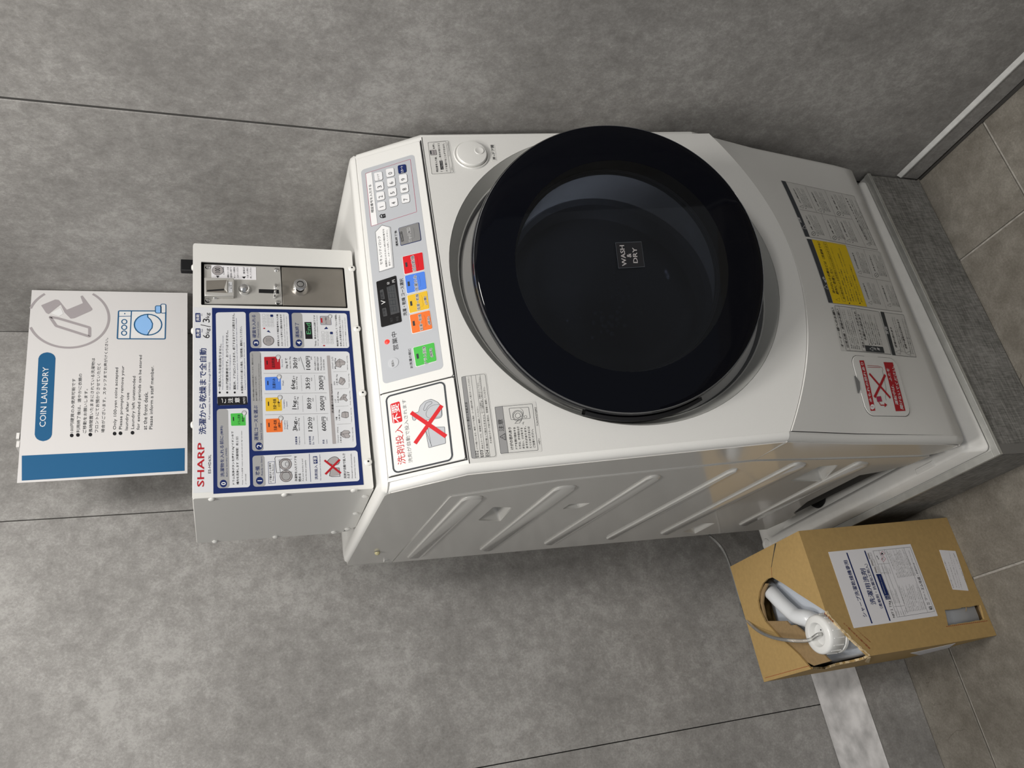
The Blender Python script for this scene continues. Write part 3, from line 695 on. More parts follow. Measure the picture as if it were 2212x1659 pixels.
lo = MB().lathe(lk, CBP.n, CBP.ex, [(0.0150, 0), (0.0148, 0.002), (0.0120, 0.010), (0.0108, 0.0125), (0.0098, 0.013), (0.0001, 0.013)], CHROME, n=36).build('lock', dorp)
MB().lathe(lk+CBP.n*0.0131, CBP.n, CBP.ex, [(0.0060, 0), (0.0060, 0.0004), (0.0050, 0.0004), (0.0050, 0)], BLACKM, n=28, closed=True).build('key_slot', dorp)
for p in ((2000, 423), (2060, 1107)):
    a = CBP.hit(Z2(*p)); screw(cb, CBP.P(*a, 0), CBP.n, 0.0062)
for p in ((1520, 338), (1565, 898)):
    a = CBP.hit(Z3(*p)); screw(cb, CBP.P(*a, 0), CBP.n, 0.0062)
for p in ((293, 1198), (887, 1162), (1450, 1127), (1540, 1175), (1465, 1315), (1397, 1440), (1287, 1467), (812, 1505), (320, 1545)):
    a = CLP.hit(Z3(*p)); screw(cb, CLP.P(min(a[0], cyb-0.006), max(a[1], cza+0.001), 0), CLP.n, 0.0052, star=False)
for py in (578, 715, 918):
    a = hity((413, py), mw(0.6, 1.20, 0).y); c = V((a.x, a.y, czb+0.0004))
    screw(cb, c, ez, 0.0052, 0.003, star=False)
# black bracket standing behind the coin box
a0, a1 = hity((391, 545), 1.45), hity((391, 590), 1.45)
b = MB(); b.box(a0.x*0+min(a0.x, a1.x), max(a0.x, a1.x), 1.440, 1.452, 1.3, a0.z, BLACKM)
b.box(min(a0.x, a1.x), max(a0.x, a1.x), 1.440, 1.560, 1.2755, 1.3, BLACKM)
o = b.build('black_bracket', bevel=0.002); tag(o, 'black plastic bracket sticking up behind the coin box, right of the notice', 'bracket')

a = SDP.hit((815, 1192)); MB().lathe(SDP.P(a[0], a[1], 0.001), SDP.n, SDP.ex, [(0.0055, 0), (0.0050, 0.003), (0.0028, 0.005), (0.0001, 0.0056)], mat('amber_plastic', (0.55, 0.50, 0.28), 0.2, coat=0.5), n=16).build('amber_plug', wm)
a = SDP.hit((829, 1209)); c = SDP.P(min(a[0], 1.566), a[1], -0.002); MB().lathe(c, V((0, 0, -1)), (1, 0, 0), [(0.007, 0), (0.0045, 0.006), (0.0005, 0.014)], WHITE, n=12).build('rear_hook', wm)
# ================================================================== printing
def quad(Z, *p): return [(Z, q) for q in p]
def sheetpart(F, pts, base, mt, name, parent, r=0.0, th=0.0004):
    q = [F.hit(p, base) for p in pts]
    mb = MB(); mb.sheet(F, rp(q, r) if r and not F.curved else q, base, mt, th); return mb.build(name, parent, smooth=50 if F.curved else 0)
def xmark(pr, Z, a, b, c, d, w, col, l=6): pr.line(Z, [a, b], w, col, l); pr.line(Z, [c, d], w, col, l+0.6)

# ---------------- instruction sheet on the coin box
ib = 0.0006
sh = sheetpart(CBP, [Z3(140, 1150), Z2(200, 862), Z2(1975, 903), Z3(1530, 1083)], 0.0004, ink('sheet'), 'instruction_sheet', cb)
pr = Print(CBP, 0.00045)
navy = [Z3(305, 1157), Z2(410, 868), Z2(1975, 903), Z3(1530, 1083)]
pr.poly(Z0, navy, 'navy', l=0)
pr.build(sh, 'navy_field')
pr = Print(CBP, 0.00048)
def panel(Z, p, r=0.004, col='sheet', l=1): pr.poly(Z, p, col, r, l)
# header
pr.t(Z3, 'SHARP', (229, 1097), (231, 741), 57, 'dred', True)
pr.t(Z3, 'ES-HD63L', (283, 990), (285, 838), 21)
pr.t(Z0, '洗濯から乾燥まで全自動', (445, 938), (446, 752.5), 16, 'navy', True)
pr.t(Z0, 'Full automatic from WASHING through DRYING.', (455, 906), (455, 781.5), 4.6, 'navy')
pr.poly(Z2, [(225, 1210), (222, 1103), (278, 1103), (282, 1210)], 'navy', 0.001); pr.poly(Z2, [(222, 1030), (220, 928), (278, 928), (282, 1030)], 'navy', 0.001)
pr.t(Z2, '洗濯', (272, 1198), (270, 1115), 38, 'white', True); pr.t(Z2, '洗乾', (270, 1020), (268, 940), 38, 'white', True)
pr.t(Z2, 'Wash', (305, 1150), (304, 1110), 16, 'navy'); pr.t(Z2, 'Dry', (303, 960), (302, 935), 16, 'navy')
pr.t(Z2, '6', (383, 1215), (383, 1170), 78); pr.t(Z2, 'kg', (393, 1162), (393, 1105), 55)
pr.t(Z2, '3', (383, 1037), (383, 992), 78); pr.t(Z2, 'kg', (393, 985), (393, 926), 55)
pr.line(Z2, [(392, 1085), (285, 1062)], 0.0012, 'black')
# 0
panel(Z3, [(338, 1112), (333, 467), (590, 459), (604, 1102)]); pr.poly(Z3, [(338, 1112), (333, 467), (425, 464), (438, 1108)], 'grey', 0.004, 2)
def num(Z, c, ry, s, th=None):
    pr.circ(Z, c, ry*0.95, 'navy', 3, ry=ry); pr.t(Z, s, (c[0]+ry*0.62, c[1]+ry*0.38), (c[0]+ry*0.62, c[1]-ry*0.38), ry*1.2, 'white', True)
num(Z3, (387, 1073), 31, '0')
pr.t(Z3, '洗濯物を入れる前に', (395, 1018), (387, 685), 32, 'navy', True); pr.t(Z3, '(無料)', (387, 678), (384, 603), 24, 'navy', True)
pr.t(Z3, 'Before laundry (FREE)', (425, 1016), (419, 783), 16, 'navy')
pr.t(Z3, 'ドラム洗浄ボタンを押すとAg⁺イオン水で', (482, 1080), (472, 648), 22, bold=True); pr.t(Z3, '槽内を洗浄します（所要時間：約１分）', (514, 1080), (508, 690), 21, bold=True)
pr.t(Z3, 'Press “ドラム洗浄” button to wash the tub with Ag⁺ ion water.', (549, 1080), (540, 640), 12); pr.t(Z3, '(1 minute)', (577, 1078), (574, 995), 13)
def hand(Z, c, s, l=6):
    pr.circ(Z, (c[0], c[1]), s*0.62, 'lgrey', l, ry=s*0.62, n=16); pr.circ(Z, c, s*0.62, 'black', l+1, w=0.00045, ry=s*0.62, n=16)
    pr.poly(Z, [(c[0]-s*0.15, c[1]+s*1.25), (c[0]-s*0.15, c[1]), (c[0]+s*0.15, c[1]), (c[0]-s*0.02, c[1]+s*1.3)], 'white', 0, l+2)
def cbtn(Z, p, col, t1, t2=None, hz=24):
    pr.poly(Z, p, col, 0.0012, 2); (x0, y0), (x1, y1), (x2, y2), (x3, y3) = p      # TL TR BR BL
    mid = lambda a, b, t: (a[0]+(b[0]-a[0])*t, a[1]+(b[1]-a[1])*t)
    L = lambda t: mid(p[0], p[3], t); RR = lambda t: mid(p[1], p[2], t)
    s0, s1 = mid(L(0.18), RR(0.18), 0.42), mid(L(0.18), RR(0.18), 0.68); pr.line(Z, [s0, s1], 0.0016, 'black', 3)
    a, b = mid(L(0.66), RR(0.66), 0.12), mid(L(0.66), RR(0.66), 0.88)
    pr.t(Z, t1, a, b, abs(x3-x0)*0.2, 'black', True)
    if t2: a, b = mid(L(0.90), RR(0.90), 0.3), mid(L(0.90), RR(0.90), 0.75); pr.t(Z, t2, a, b, abs(x3-x0)*0.16, 'black', True)
cbtn(Z3, [(450, 603), (445, 503), (565, 498), (570, 600)], 'green', 'ドラム洗浄', '無料'); hand(Z3, (556, 498), 30)
# notice
panel(Z0, [(469.6, 876), (466, 675), (530.6, 673.7), (534.8, 874)]); pr.poly(Z3, [(340, 437), (337, 366), (578, 362), (583, 430)], 'black', 0.0012, 2)
pr.t(Z3, 'ご', (408, 417), (407, 378), 36, 'white', True, l=5); pr.t(Z3, '注', (465, 416), (463, 375), 40, 'white', True, l=5); pr.t(Z3, '意', (520, 414), (518, 373), 40, 'white', True, l=5)
pr.t(Z3, 'NOTICE', (566, 420), (563, 372), 17, 'white', l=5)
for k, (a, b, s, h, bo, c) in enumerate((((477.2, 843), (478.5, 743), '一度投入したお金は戻りません。', 5.6, True, 'black'), ((482.4, 842), (483.0, 725), 'Once you put coins into the machine, the coins will not be returned.', 2.8, False, 'navy'),
        ((493.4, 842), (493.0, 714), '100 円硬貨専用です。おつりはでません。', 5.6, True, 'black'), ((498.4, 842), (498.4, 765), '100 yen coins only. No change given.', 2.8, False, 'navy'),
        ((509.8, 842), (506.8, 677), '運転中、ドアはロックされます。終了するまでドアは開きません。', 5.8, True, 'black'), ((515.0, 842), (511.9, 687), 'While the machine is in operation, the door will be locked. It will not open until it is finished.', 2.8, False, 'navy'),
        ((525.4, 844), (522.8, 705), '乾燥が不十分だと感じた場合、「追加乾燥」運転をしてください。', 5.2, True, 'black'), ((531.2, 842), (528.6, 739), 'If drying feels insufficient, please operate “Dry more” course.', 2.8, False, 'navy'))):
    pr.t(Z0, s, a, b, h, c, bo)
for x in (474.6, 490.8, 507): pr.circ(Z0, (x, 848), 2.3, 'black', 4, ry=2.3, n=12)
pr.t(Z0, '※', (525.4, 850), (525.3, 846), 4, 'black')
# 1
panel(Z3, [(630, 1100), (623, 848), (1478, 803), (1497, 1052)]); pr.poly(Z3, [(630, 1100), (623, 848), (722, 842), (732, 1096)], 'grey', 0.004, 2)
num(Z3, (682, 1050), 31, '1'); pr.t(Z3, '準備', (685, 1005), (682, 932), 36, 'navy', True); pr.t(Z3, 'Ready to Start', (712, 1006), (706, 853), 17, 'navy')
pr.frame(Z3, [(757, 1074), (752, 897), (802, 893), (810, 1070)], 0.0006, 'navy'); pr.t(Z3, 'ドア開ボタンを押す', (783, 1062), (776, 903), 19, bold=True); pr.t(Z3, 'Press the Button', (800, 1050), (795, 915), 12, 'black')
for c, r in (((892, 915), 50), ((897, 1012), 50)):
    pr.circ(Z3, c, r, 'ash', 3, ry=r*0.95); pr.circ(Z3, c, r*0.62, 'lgrey' if r == 50 and c[1] < 950 else 'grey', 4, ry=r*0.6); pr.circ(Z3, c, r, 'black', 5, w=0.0006, ry=r*0.95); pr.circ(Z3, c, r*0.7, 'black', 5, w=0.0005, ry=r*0.68)
pr.line(Z3, [(945, 980), (820, 985), (805, 870), (810, 855), (940, 848)], 0.0006, 'black', 5); pr.line(Z3, [(850, 985), (840, 880), (945, 875)], 0.0005, 'black', 5)
pr.circ(Z3, (905, 915), 14, 'black', 6, w=0.0005, ry=18)
pr.t(Z3, '洗濯物を入れてドアを', (990, 1055), (983, 848), 21, bold=True); pr.t(Z3, '閉める', (1021, 1055), (1018, 990), 21, bold=True)
pr.t(Z3, 'Put your laundry in and', (1045, 1052), (1037, 873), 14); pr.t(Z3, 'shut the door properly.', (1070, 1051), (1062, 879), 14)
pr.line(Z3, [(1098, 1057), (1087, 832)], 0.0007, 'navy')
pr.t(Z3, '洗剤投入', (1158, 1040), (1152, 922), 26, 'navy', True); pr.poly(Z3, [(1120, 912), (1116, 852), (1150, 849), (1155, 910)], 'navy', 0.0008, 2); pr.t(Z3, '不要', (1149, 906), (1146, 856), 26, 'white', True)
pr.t(Z3, 'No need to put in the detergent', (1187, 1046), (1177, 836), 12, 'navy')
pr.poly(Z3, [(1250, 1010), (1262, 945), (1330, 945), (1338, 1005), (1272, 1015)], 'ash', 0, 3); pr.frame(Z3, [(1250, 1010), (1262, 945), (1330, 945), (1338, 1015), (1272, 1018)], 0.0007, 'black', 0, 4)
pr.poly(Z3, [(1225, 905), (1250, 870), (1295, 850), (1330, 870), (1332, 912), (1300, 925), (1262, 915), (1240, 905)], 'ash', 0.003, 3); pr.frame(Z3, [(1225, 905), (1250, 870), (1295, 850), (1330, 870), (1332, 912), (1300, 925), (1262, 915), (1240, 905)], 0.0007, 'black', 0.003, 4)
xmark(pr, Z3, (1222, 993), (1330, 882), (1215, 888), (1338, 985), 0.0032, 'dred')
pr.t(Z3, '洗剤が自動で投入さ', (1390, 1032), (1378, 828), 22, bold=True); pr.t(Z3, 'れます', (1418, 1030), (1414, 975), 22, bold=True)
pr.t(Z3, 'Detergent will automatically', (1444, 1030), (1433, 828), 12); pr.t(Z3, 'pumped into the machine.', (1468, 1028), (1459, 853), 12)
# 2
panel(Z0, [(545, 974.5), (539.5, 759), (754.5, 759.3), (770.3, 966.5)], 0.005); pr.poly(Z0, [(545, 974.5), (539.5, 759), (563.6, 759), (569.8, 973.5)], 'grey', 0.004, 2)
num(Z3, (677, 768), 31, '2'); pr.t(Z3, '運転コースを選ぶ', (672, 722), (666, 437), 34, 'navy', True); pr.t(Z3, 'Select Course', (704, 718), (700, 582), 17, 'navy')
pr.t(Z0, '残り時間は運転の目安時間を表示しています。運転状況により', (549.8, 866), (546.5, 764), 3.4); pr.t(Z0, '途中で増減することがあります。', (556.0, 866), (553.8, 812), 3.4)
pr.t(Z0, 'The remaining time shows the approximate time.', (561.8, 866), (560.4, 785), 2.4); pr.t(Z0, 'It may increase or decrease depending on the driving situation.', (566.6, 866), (563.6, 764), 2.4)
cbtn(Z3, [(737, 657), (732, 547), (865, 541), (871, 652)], 'orange', '洗濯〜乾燥', '(標準)'); hand(Z3, (855, 541), 30)
cbtn(Z3, [(732, 484), (729, 375), (860, 370), (865, 480)], 'yellow', '洗濯〜乾燥', '(少量)'); hand(Z3, (848, 372), 30)
cbtn(Z3, [(728, 314), (724, 207), (853, 202), (858, 311)], 'blue', '洗濯のみ'); hand(Z3, (841, 204), 30)
cbtn(Z3, [(722, 146), (718, 42), (846, 38), (852, 142)], 'dred', '追加乾燥'); hand(Z3, (833, 44), 30)
for s, a, b in (('Wash&Dry', (896, 632), (893, 557)), ('(Regular)', (915, 632), (912, 562)), ('Wash&Dry', (890, 462), (887, 388)), ('(Less)', (910, 447), (908, 405)), ('Wash', (879, 278), (878, 235)), ('Dry more', (874, 124), (871, 62))): pr.t(Z3, s, a, b, 13, 'navy')
for n, a, b in (('3', (990, 645), (990, 624)), ('1', (984, 474), (984, 456)), ('6', (973, 305), (972, 284))): pr.t(Z3, n, a, b, 38, bold=True)
for a, b in (((992, 618), (990, 562)), ((986, 448), (984, 396)), ((975, 277), (973, 228))): pr.t(Z3, 'kg', a, b, 36, bold=True)
for a in ((985, 556), (978, 388), (968, 222)): pr.t(Z3, 'まで', a, (a[0]-1, a[1]-26), 14, bold=True)
pr.t(Z3, '3kg まで', (915, 136), (910, 52), 22, bold=True)
for s, a, b in (('less than 3kg', (1012, 642), (1008, 540)), ('less than 1kg', (1002, 470), (999, 368)), ('less than 6kg', (994, 306), (990, 203)), ('less than 3kg', (941, 136), (936, 40))): pr.t(Z3, s, a, b, 15)
for s, a, b in (('120', (1112, 647), (1109, 574)), ('80', (1103, 465), (1101, 417)), ('35', (1093, 302), (1090, 252)), ('30', (990, 137), (989, 88))): pr.t(Z3, s, a, b, 34, bold=True)
for a in ((1110, 568), (1103, 411), (1091, 246), (990, 83)): pr.t(Z3, '分', a, (a[0]-2, a[1]-38), 36, bold=True); pr.t(Z3, 'min', (a[0]+19, a[1]-8), (a[0]+18, a[1]-34), 12)
for s, a, b in (('600', (1225, 644), (1221, 572)), ('500', (1212, 478), (1209, 404)), ('300', (1203, 310), (1200, 238)), ('100', (1096, 146), (1093, 76))): pr.t(Z3, s, a, b, 35, bold=True)
for a in ((1221, 566), (1209, 398), (1200, 233), (1093, 72)): pr.t(Z3, '円', a, (a[0]-2, a[1]-36), 33, bold=True); pr.t(Z3, 'yen', (a[0]+18, a[1]-6), (a[0]+17, a[1]-32), 12)
pr.line(Z3, [(1048, 146), (1014, 42)], 0.0007, 'black')
for s, e, a, x in (('洗濯容量', 'Capacity', (990, 757), 690), ('目安時間', 'Est. Time', (1102, 755), 688), ('料金', 'Coins', (1212, 748), 715)):
    pr.t(Z3, s, a, (a[0]-3, x), 17, 'navy', True); pr.t(Z3, e, (a[0]+24, a[1]), (a[0]+21, x), 14, 'navy')
def dots(x0, y0, x1, y1, n):
    for k in range(n): t = k/(n-1); pr.circ(Z3, (x0+(x1-x0)*t, y0+(y1-y0)*t), 2.2, 'black', 4, ry=2.2, n=6)
dots(1050, 748, 1040, 528, 22); dots(1162, 745, 1150, 524, 22); dots(1035, 485, 1030, 362, 12); dots(1146, 482, 1139, 358, 12); dots(1026, 316, 1020, 196, 12); dots(1137, 312, 1129, 193, 12)
for a, b in (((727, 513), (1240, 502)), ((722, 341), (1228, 334)), ((715, 176), (1217, 173))): pr.line(Z3, [a, b], 0.0005, 'midgrey')
for s, a, b in (('ボタンを押すことで', (1143, 152), (1139, 40)), ('時間を追加できます', (1165, 152), (1161, 40)), ('Press the button', (1190, 150), (1186, 42)), ('to add the time.', (1212, 150), (1208, 60))): pr.t(Z3, s, a, b, 14, bold=s[0] > 'z')
pr.poly(Z3, [(1276, 751), (1228, 31), (1255, 30), (1306, 749)], 'ash', 0.001, 2); pr.t(Z3, '洗濯量の目安', (1287, 500), (1280, 352), 17, bold=True); pr.t(Z3, 'Reference', (1278, 340), (1272, 262), 13)
items = [(1380, 670), (1376, 512), (1362, 373), (1352, 234), (1330, 88)]
nm = [('ワイシャツ・ブラウス', '１枚 約 200g', 'Y-shirt, Blouse  Approx.200g'), ('下着', '１枚 約 130g', 'Underwear  Approx.130g'), ('くつ下', '１足 約 50g', 'Socks  Approx.50g'), ('タオル', '１枚 約 70g', 'Towel  Approx.70g'), ('パジャマ（上下）', '約 500g', 'Nightwear  Approx.500g')]
tops = [((1330, 742), (1324, 612)), ((1318, 560), (1314, 530)), ((1308, 415), (1306, 385)), ((1299, 272), (1297, 240)), ((1285, 140), (1281, 42))]
for (c, (j, g, e), (a, b)) in zip(items, nm, tops):
    pr.t(Z3, j, a, b, 14, bold=True); pr.t(Z3, g, (a[0]+21, a[1]), (a[0]+18, a[1]-88), 13, bold=True); pr.t(Z3, e, (a[0]+118, c[1]+60), (a[0]+113, c[1]-55), 9)
    x, y = c
    shp = {0: [(-20, 25), (-38, 5), (-30, -15), (-10, -30), (28, -28), (40, -10), (22, 0), (40, 15), (30, 30), (5, 32)], 1: [(-28, 20), (-24, -18), (0, -25), (28, -20), (30, 18), (10, 28)], 2: [(-30, 22), (-22, 5), (5, -28), (32, -22), (20, -2), (36, 20), (25, 32), (5, 15)],
           3: [(-28, 18), (-12, -28), (22, -14), (28, 10), (6, 38), (-14, 30)], 4: [(-28, 30), (-28, -5), (0, -30), (18, -25), (50, -5), (44, 18), (22, 20), (10, 40)]}[items.index(c)]
    q = [(x+a_, y+b_) for a_, b_ in shp]; pr.poly(Z3, q, 'ash', 0.001, 3); pr.frame(Z3, q, 0.0005, 'black', 0.001, 4); pr.line(Z3, [q[1], q[len(q)//2]], 0.0004, 'black', 5); pr.line(Z3, [q[2], q[-1]], 0.0003, 'black', 5)
for a, b in (((1312, 592), (1425, 584)), ((1302, 446), (1405, 440)), ((1293, 303), (1406, 298)), ((1283, 163), (1392, 160))): pr.line(Z3, [a, b], 0.0004, 'midgrey')
# 3 and 4
panel(ZA, [(150, 1327), (125, 790), (714, 796), (745, 1326)], 0.004); pr.poly(ZA, [(150, 1327), (125, 790), (290, 792), (312, 1326)], 'grey', 0.004, 2)
panel(ZA, [(785, 1326), (758, 800), (1580, 808), (1623, 1325)], 0.004); pr.poly(ZA, [(785, 1326), (758, 800), (917, 802), (952, 1326)], 'grey', 0.004, 2)
num(ZA, (228, 1250), 50, '3'); num(ZA, (868, 1250), 52, '4')
pr.t(ZA, '硬貨を入れる', (232, 1172), (220, 832), 58, 'navy', True); pr.t(ZA, 'Deposit Coins', (280, 1168), (273, 935), 30, 'navy'); pr.t(ZA, '運転終了', (878, 1172), (866, 948), 60, 'navy', True); pr.t(ZA, 'Finish', (920, 1168), (916, 1072), 28, 'navy')
pr.circ(ZA, (415, 1217), 82, 'ash', 3, ry=72); pr.circ(ZA, (415, 1217), 82, 'black', 4, w=0.0005, ry=72); pr.circ(ZA, (415, 1217), 74, 'black', 4, w=0.0003, ry=65); pr.t(ZA, '100', (458, 1258), (456, 1178), 88, 'midgrey', True)
pr.poly(ZA, [(385, 1080), (416, 1060), (448, 1098)], 'navy', 0, 3); pr.poly(ZA, [(1244, 1045), (1276, 1006), (1308, 1040)], 'navy', 0, 3)
def pad(x0, y0, dx, dy, sk):
    ks = [['1', '2', '3', 'クリア'], ['4', '5', '6', '0'], ['7', '8', '9', 'スタート']]
    for i in range(3):
        for j in range(4):
            x, y = x0+dx*i-sk*j, y0-dy*j+3*i; q = [(x-21, y+18), (x-23, y-18), (x+20, y-18), (x+22, y+18)]; bl = (i == 2 and j == 3)
            pr.poly(ZA, q, 'navy' if bl else 'sheet', 0.0008, 2); pr.frame(ZA, q, 0.0003, 'midgrey', 0.0008, 3)
            if j < 3 or i == 1: pr.t(ZA, ks[i][j], (x+10, y+5), (x+10, y-5), 20, 'black')
pad(352, 985, 60, 49, 3.0); pad(1236, 1240, 64, 48, 3.0)
for c in ((352, 1033), (1246, 1290)): pr.circ(ZA, c, 14, 'dred', 3, ry=10); pr.circ(ZA, (c[0]-10, c[1]), 9, 'dred', 3, w=0.0003, ry=6)
for s, a, b, h, bo in (('硬貨を入れて暗証番号を入力後', (578, 1300), (558, 820), 28, True), ('スタートを押すと運転を始めます', (633, 1298), (610, 822), 28, True), ('Insert the coins and set 4-digit numbers for', (672, 1300), (650, 822), 15, False), ('security. Press “スタート” button to start.', (708, 1298), (688, 850), 15, False),
                ('「End」表示が出れば終了です', (1132, 1300), (1112, 835), 28, True), ('“End” sign will be displayed when finished.', (1166, 1300), (1145, 838), 16, False), ('暗証番号を入力して「ロック解除」', (1462, 1300), (1430, 825), 28, True),
                ('を押しお洗濯を取り出してください', (1512, 1300), (1486, 835), 28, True), ('Enter the security number and', (1546, 1298), (1525, 915), 16, False), ('press “ロック解除” to open the door.', (1585, 1295), (1560, 865), 16, False)): pr.t(ZA, s, a, b, h, bold=bo)
pr.poly(ZA, [(966, 1190), (950, 938), (1056, 938), (1074, 1190)], 'black', 0, 2); pr.t(ZA, 'End', (1048, 1120), (1040, 958), 64, 'lime', l=5)
pr.poly(ZA, [(1194, 978), (1184, 850), (1342, 850), (1354, 980)], 'ash', 0.001, 2); pr.frame(ZA, [(1194, 978), (1184, 850), (1342, 850), (1354, 980)], 0.0005, 'navy', 0.001, 3); pr.poly(ZA, [(1200, 948), (1192, 880), (1216, 880), (1222, 948)], 'dred', 0, 4); pr.t(ZA, 'ロック解除', (1288, 966), (1282, 870), 26, l=5); hand(ZA, (1335, 852), 44)
pr.build(sh, 'lettering')

# ---------------- small label on the coin selector
sl = sheetpart(CBP, [Z2(405, 540), Z2(400, 380), Z2(910, 405), Z2(914, 550)], -0.0052, PAPER, 'selector_label', sel)
pr = Print(CBP, -0.0050)
pr.circ(Z2, (475, 443), 64, 'ash', 2, ry=53); pr.circ(Z2, (475, 443), 64, 'black', 3, w=0.0005, ry=53); pr.t(Z2, '100', (505, 473), (503, 413), 60, 'black', True)
pr.poly(Z2, [(455, 505), (495, 505), (475, 528)], 'black', 0, 3); pr.poly(Z2, [(750, 515), (795, 512), (775, 538)], 'black', 0, 3)
for s, a, b in (('Coin only', (557, 490), (548, 402)), ('運転コースを', (605, 527), (600, 405)), ('選択後１枚ずつ', (640, 528), (634, 405)), ('ゆっくり硬貨を', (678, 530), (672, 405)), ('入れてください', (715, 530), (708, 405)), ('硬貨が', (787, 483), (783, 405)), ('つまった時に', (828, 535), (822, 410)), ('押してください', (864, 535), (858, 410))): pr.t(Z2, s, a, b, 22)
pr.build(sel, 'selector_lettering')

# ---------------- control fascia
KB = 0.0025
ov = sheetpart(PNP, [Z5(316, 829), Z4(163, 446), Z4(640, 302), Z5(787, 705)], KB+0.0003, ink('silver'), 'control_overlay', fas, r=0.006)
pr = Print(PNP, KB+0.0004)
kf = [(705, 1167), (620, 378), (1287, 165), (1384, 950)]
pr.poly(ZC, [(709, 1160), (624, 385), (711, 355), (797, 1132)], 'white', 0, 1); pr.line(ZC, [(711, 355), (797, 1132)], 0.0004, 'midgrey')
pr.frame(ZC, kf, 0.0006, 'crimson', 0.001)
pr.t(ZC, '暗証番号を入力する', (745, 955), (704, 542), 42, bold=True)
pr.circ(ZC, (862, 1014), 26, 'black', 3, w=0.0016, ry=24, a0=90, a1=270); pr.poly(ZC, [(872, 1048), (862, 992), (912, 978), (922, 1034)], 'black', 0.0004, 3); pr.line(ZC, [(888, 1014), (900, 1010)], 0.001, 'silver', 5)
pr.build(ov, 'overlay_lettering'); pr = Print(PNP, KB+0.0004)
pr.poly(Z4, [(330, 1358), (294, 1000), (352, 938), (430, 958), (460, 1318)], 'lgrey', 0, 1); pr.frame(Z4, [(330, 1358), (294, 1000), (352, 938), (430, 958), (460, 1318)], 0.0006, 'coal')
pr.poly(Z4, [(330, 1352), (297, 1002), (352, 944), (414, 958), (444, 1314)], 'white', 0, 3)
pr.t(Z4, 'セキュリティロック', (361, 1290), (340, 1035), 26, bold=True); pr.t(Z4, '盗難防止のために4桁の暗証番号を', (402, 1313), (373, 970), 16, bold=True); pr.t(Z4, '設定し、スタートを押してください。', (430, 1302), (404, 978), 16, bold=True)
pr.build(ov, 'arrow_sign'); pr = Print(PNP, KB+0.0004)
pr.t(Z4, '運転終了後', (499, 1125), (484, 985), 22, bold=True)
pr.build(ov, 'overlay_lettering'); pr = Print(PNP, KB+0.0004)
pr.t(Z0, '洗濯・乾燥 コース選択', (879.3, 681), (870.5, 601), 8.2, bold=True)
pr.build(ov, 'overlay_lettering'); pr = Print(PNP, KB+0.0004)
pr.t(Z5, '営業中', (436, 558), (418, 417), 42, bold=False); pr.build(ov, 'overlay_lettering'); pr = Print(PNP, KB+0.0004)
pr.t(Z5, 'お洗濯の前に', (549, 703), (529, 550), 22, bold=True)
pr.build(ov, 'overlay_lettering')
# display
dp = MB(); dq = [Z5(303, 389), Z4(303, 1449), Z4(481, 1392), Z5(462, 344)]
dp.slab(PNP, rp([PNP.hit(p, KB) for p in dq], 0.0015, 2), KB+0.0003, KB+0.0014, mat('display_glass', (0.004, 0.004, 0.005), 0.12)); dsp = dp.build('display_window', fas, bevel=0.0003, smooth=0)
pr = Print(PNP, KB+0.0015)
pr.poly(Z5, [(318, 303), (307, 240), (338, 233), (349, 296)], 'dim', 0.001); pr.t(Z5, '洗濯', (340, 292), (332, 242), 22, 'black'); pr.poly(Z5, [(300, 170), (289, 100), (316, 88), (330, 165)], 'dim', 0.001); pr.t(Z5, '乾燥', (322, 160), (313, 108), 22, 'black')
pr.line(Z5, [(305, 205), (330, 190), (300, 180)], 0.0011, 'white', 3); pr.t(Z5, '分', (368, 50), (364, 30), 22, 'white'); pr.t(Z5, '円', (410, 33), (407, 13), 22, 'white')
pr.poly(Z5, [(376, 290), (343, 75), (408, 50), (446, 270)], 'dim', 0)
for k in range(4):
    y = 262-k*52; x = 392-k*6
    for dx in (0, 22, 44): pr.line(Z5, [(x-14+dx*0.95, y), (x-18+dx*0.95, y-34)], 0.0012, 'coal', 3)
    for yy in (0, -34): pr.line(Z5, [(x-12, y+yy), (x+26, y+yy-4)], 0.0012, 'coal', 3)
pr.t(Z5, '残り', (395, 342), (389, 310), 22, 'dim'); pr.t(Z5, '料金', (440, 332), (434, 298), 22, 'dim'); pr.build(dsp, 'display_segments')
# keys
ks = [('1', (860, 868)), ('2', (845, 718)), ('3', (829, 570)), ('クリア', (813, 425)), ('4', (1038, 812)), ('5', (1021, 660)), ('6', (1004, 512)), ('0', (988, 368)), ('7', (1218, 757)), ('8', (1200, 605)), ('9', (1182, 458)), ('スタート', (1167, 313))]
PB = KB+0.0003
for s, (x, y) in ks:
    q = [PNP.hit(ZC(a, b), PB) for a, b in ((x-55, y+78), (x-70, y-51), (x+57, y-74), (x+70, y+50))]; st_ = s == 'スタート'
    k = MB(); k.slab(PNP, rp(q, 0.0028, 3), PB, PB+0.0004, ink('keygrey')); qq = [tuple(V(a)+(V((sum(c[0] for c in q)/4, sum(c[1] for c in q)/4))-V(a))*0.055) for a in q]
    k.slab(PNP, rp(qq, 0.0025, 3), PB+0.0004, PB+0.0011, ink('navy') if st_ else mat('key_white', (0.74, 0.74, 0.75), 0.4)); ko = k.build('key', fas, smooth=0)
    p = Print(PNP, PB+0.0012)
    if len(s) == 1: p.t(ZC, s, (x+30, y+16), (x+26, y-16), 60, 'black')
    elif st_: p.t(ZC, s, (x+24, y+52), (x+8, y-50), 42, 'white', True)
    else: p.t(ZC, s, (x+20, y+46), (x+6, y-44), 30, 'black')
    p.build(ko, 'key_number')
    if st_: ko['label'] = 'dark blue start key'
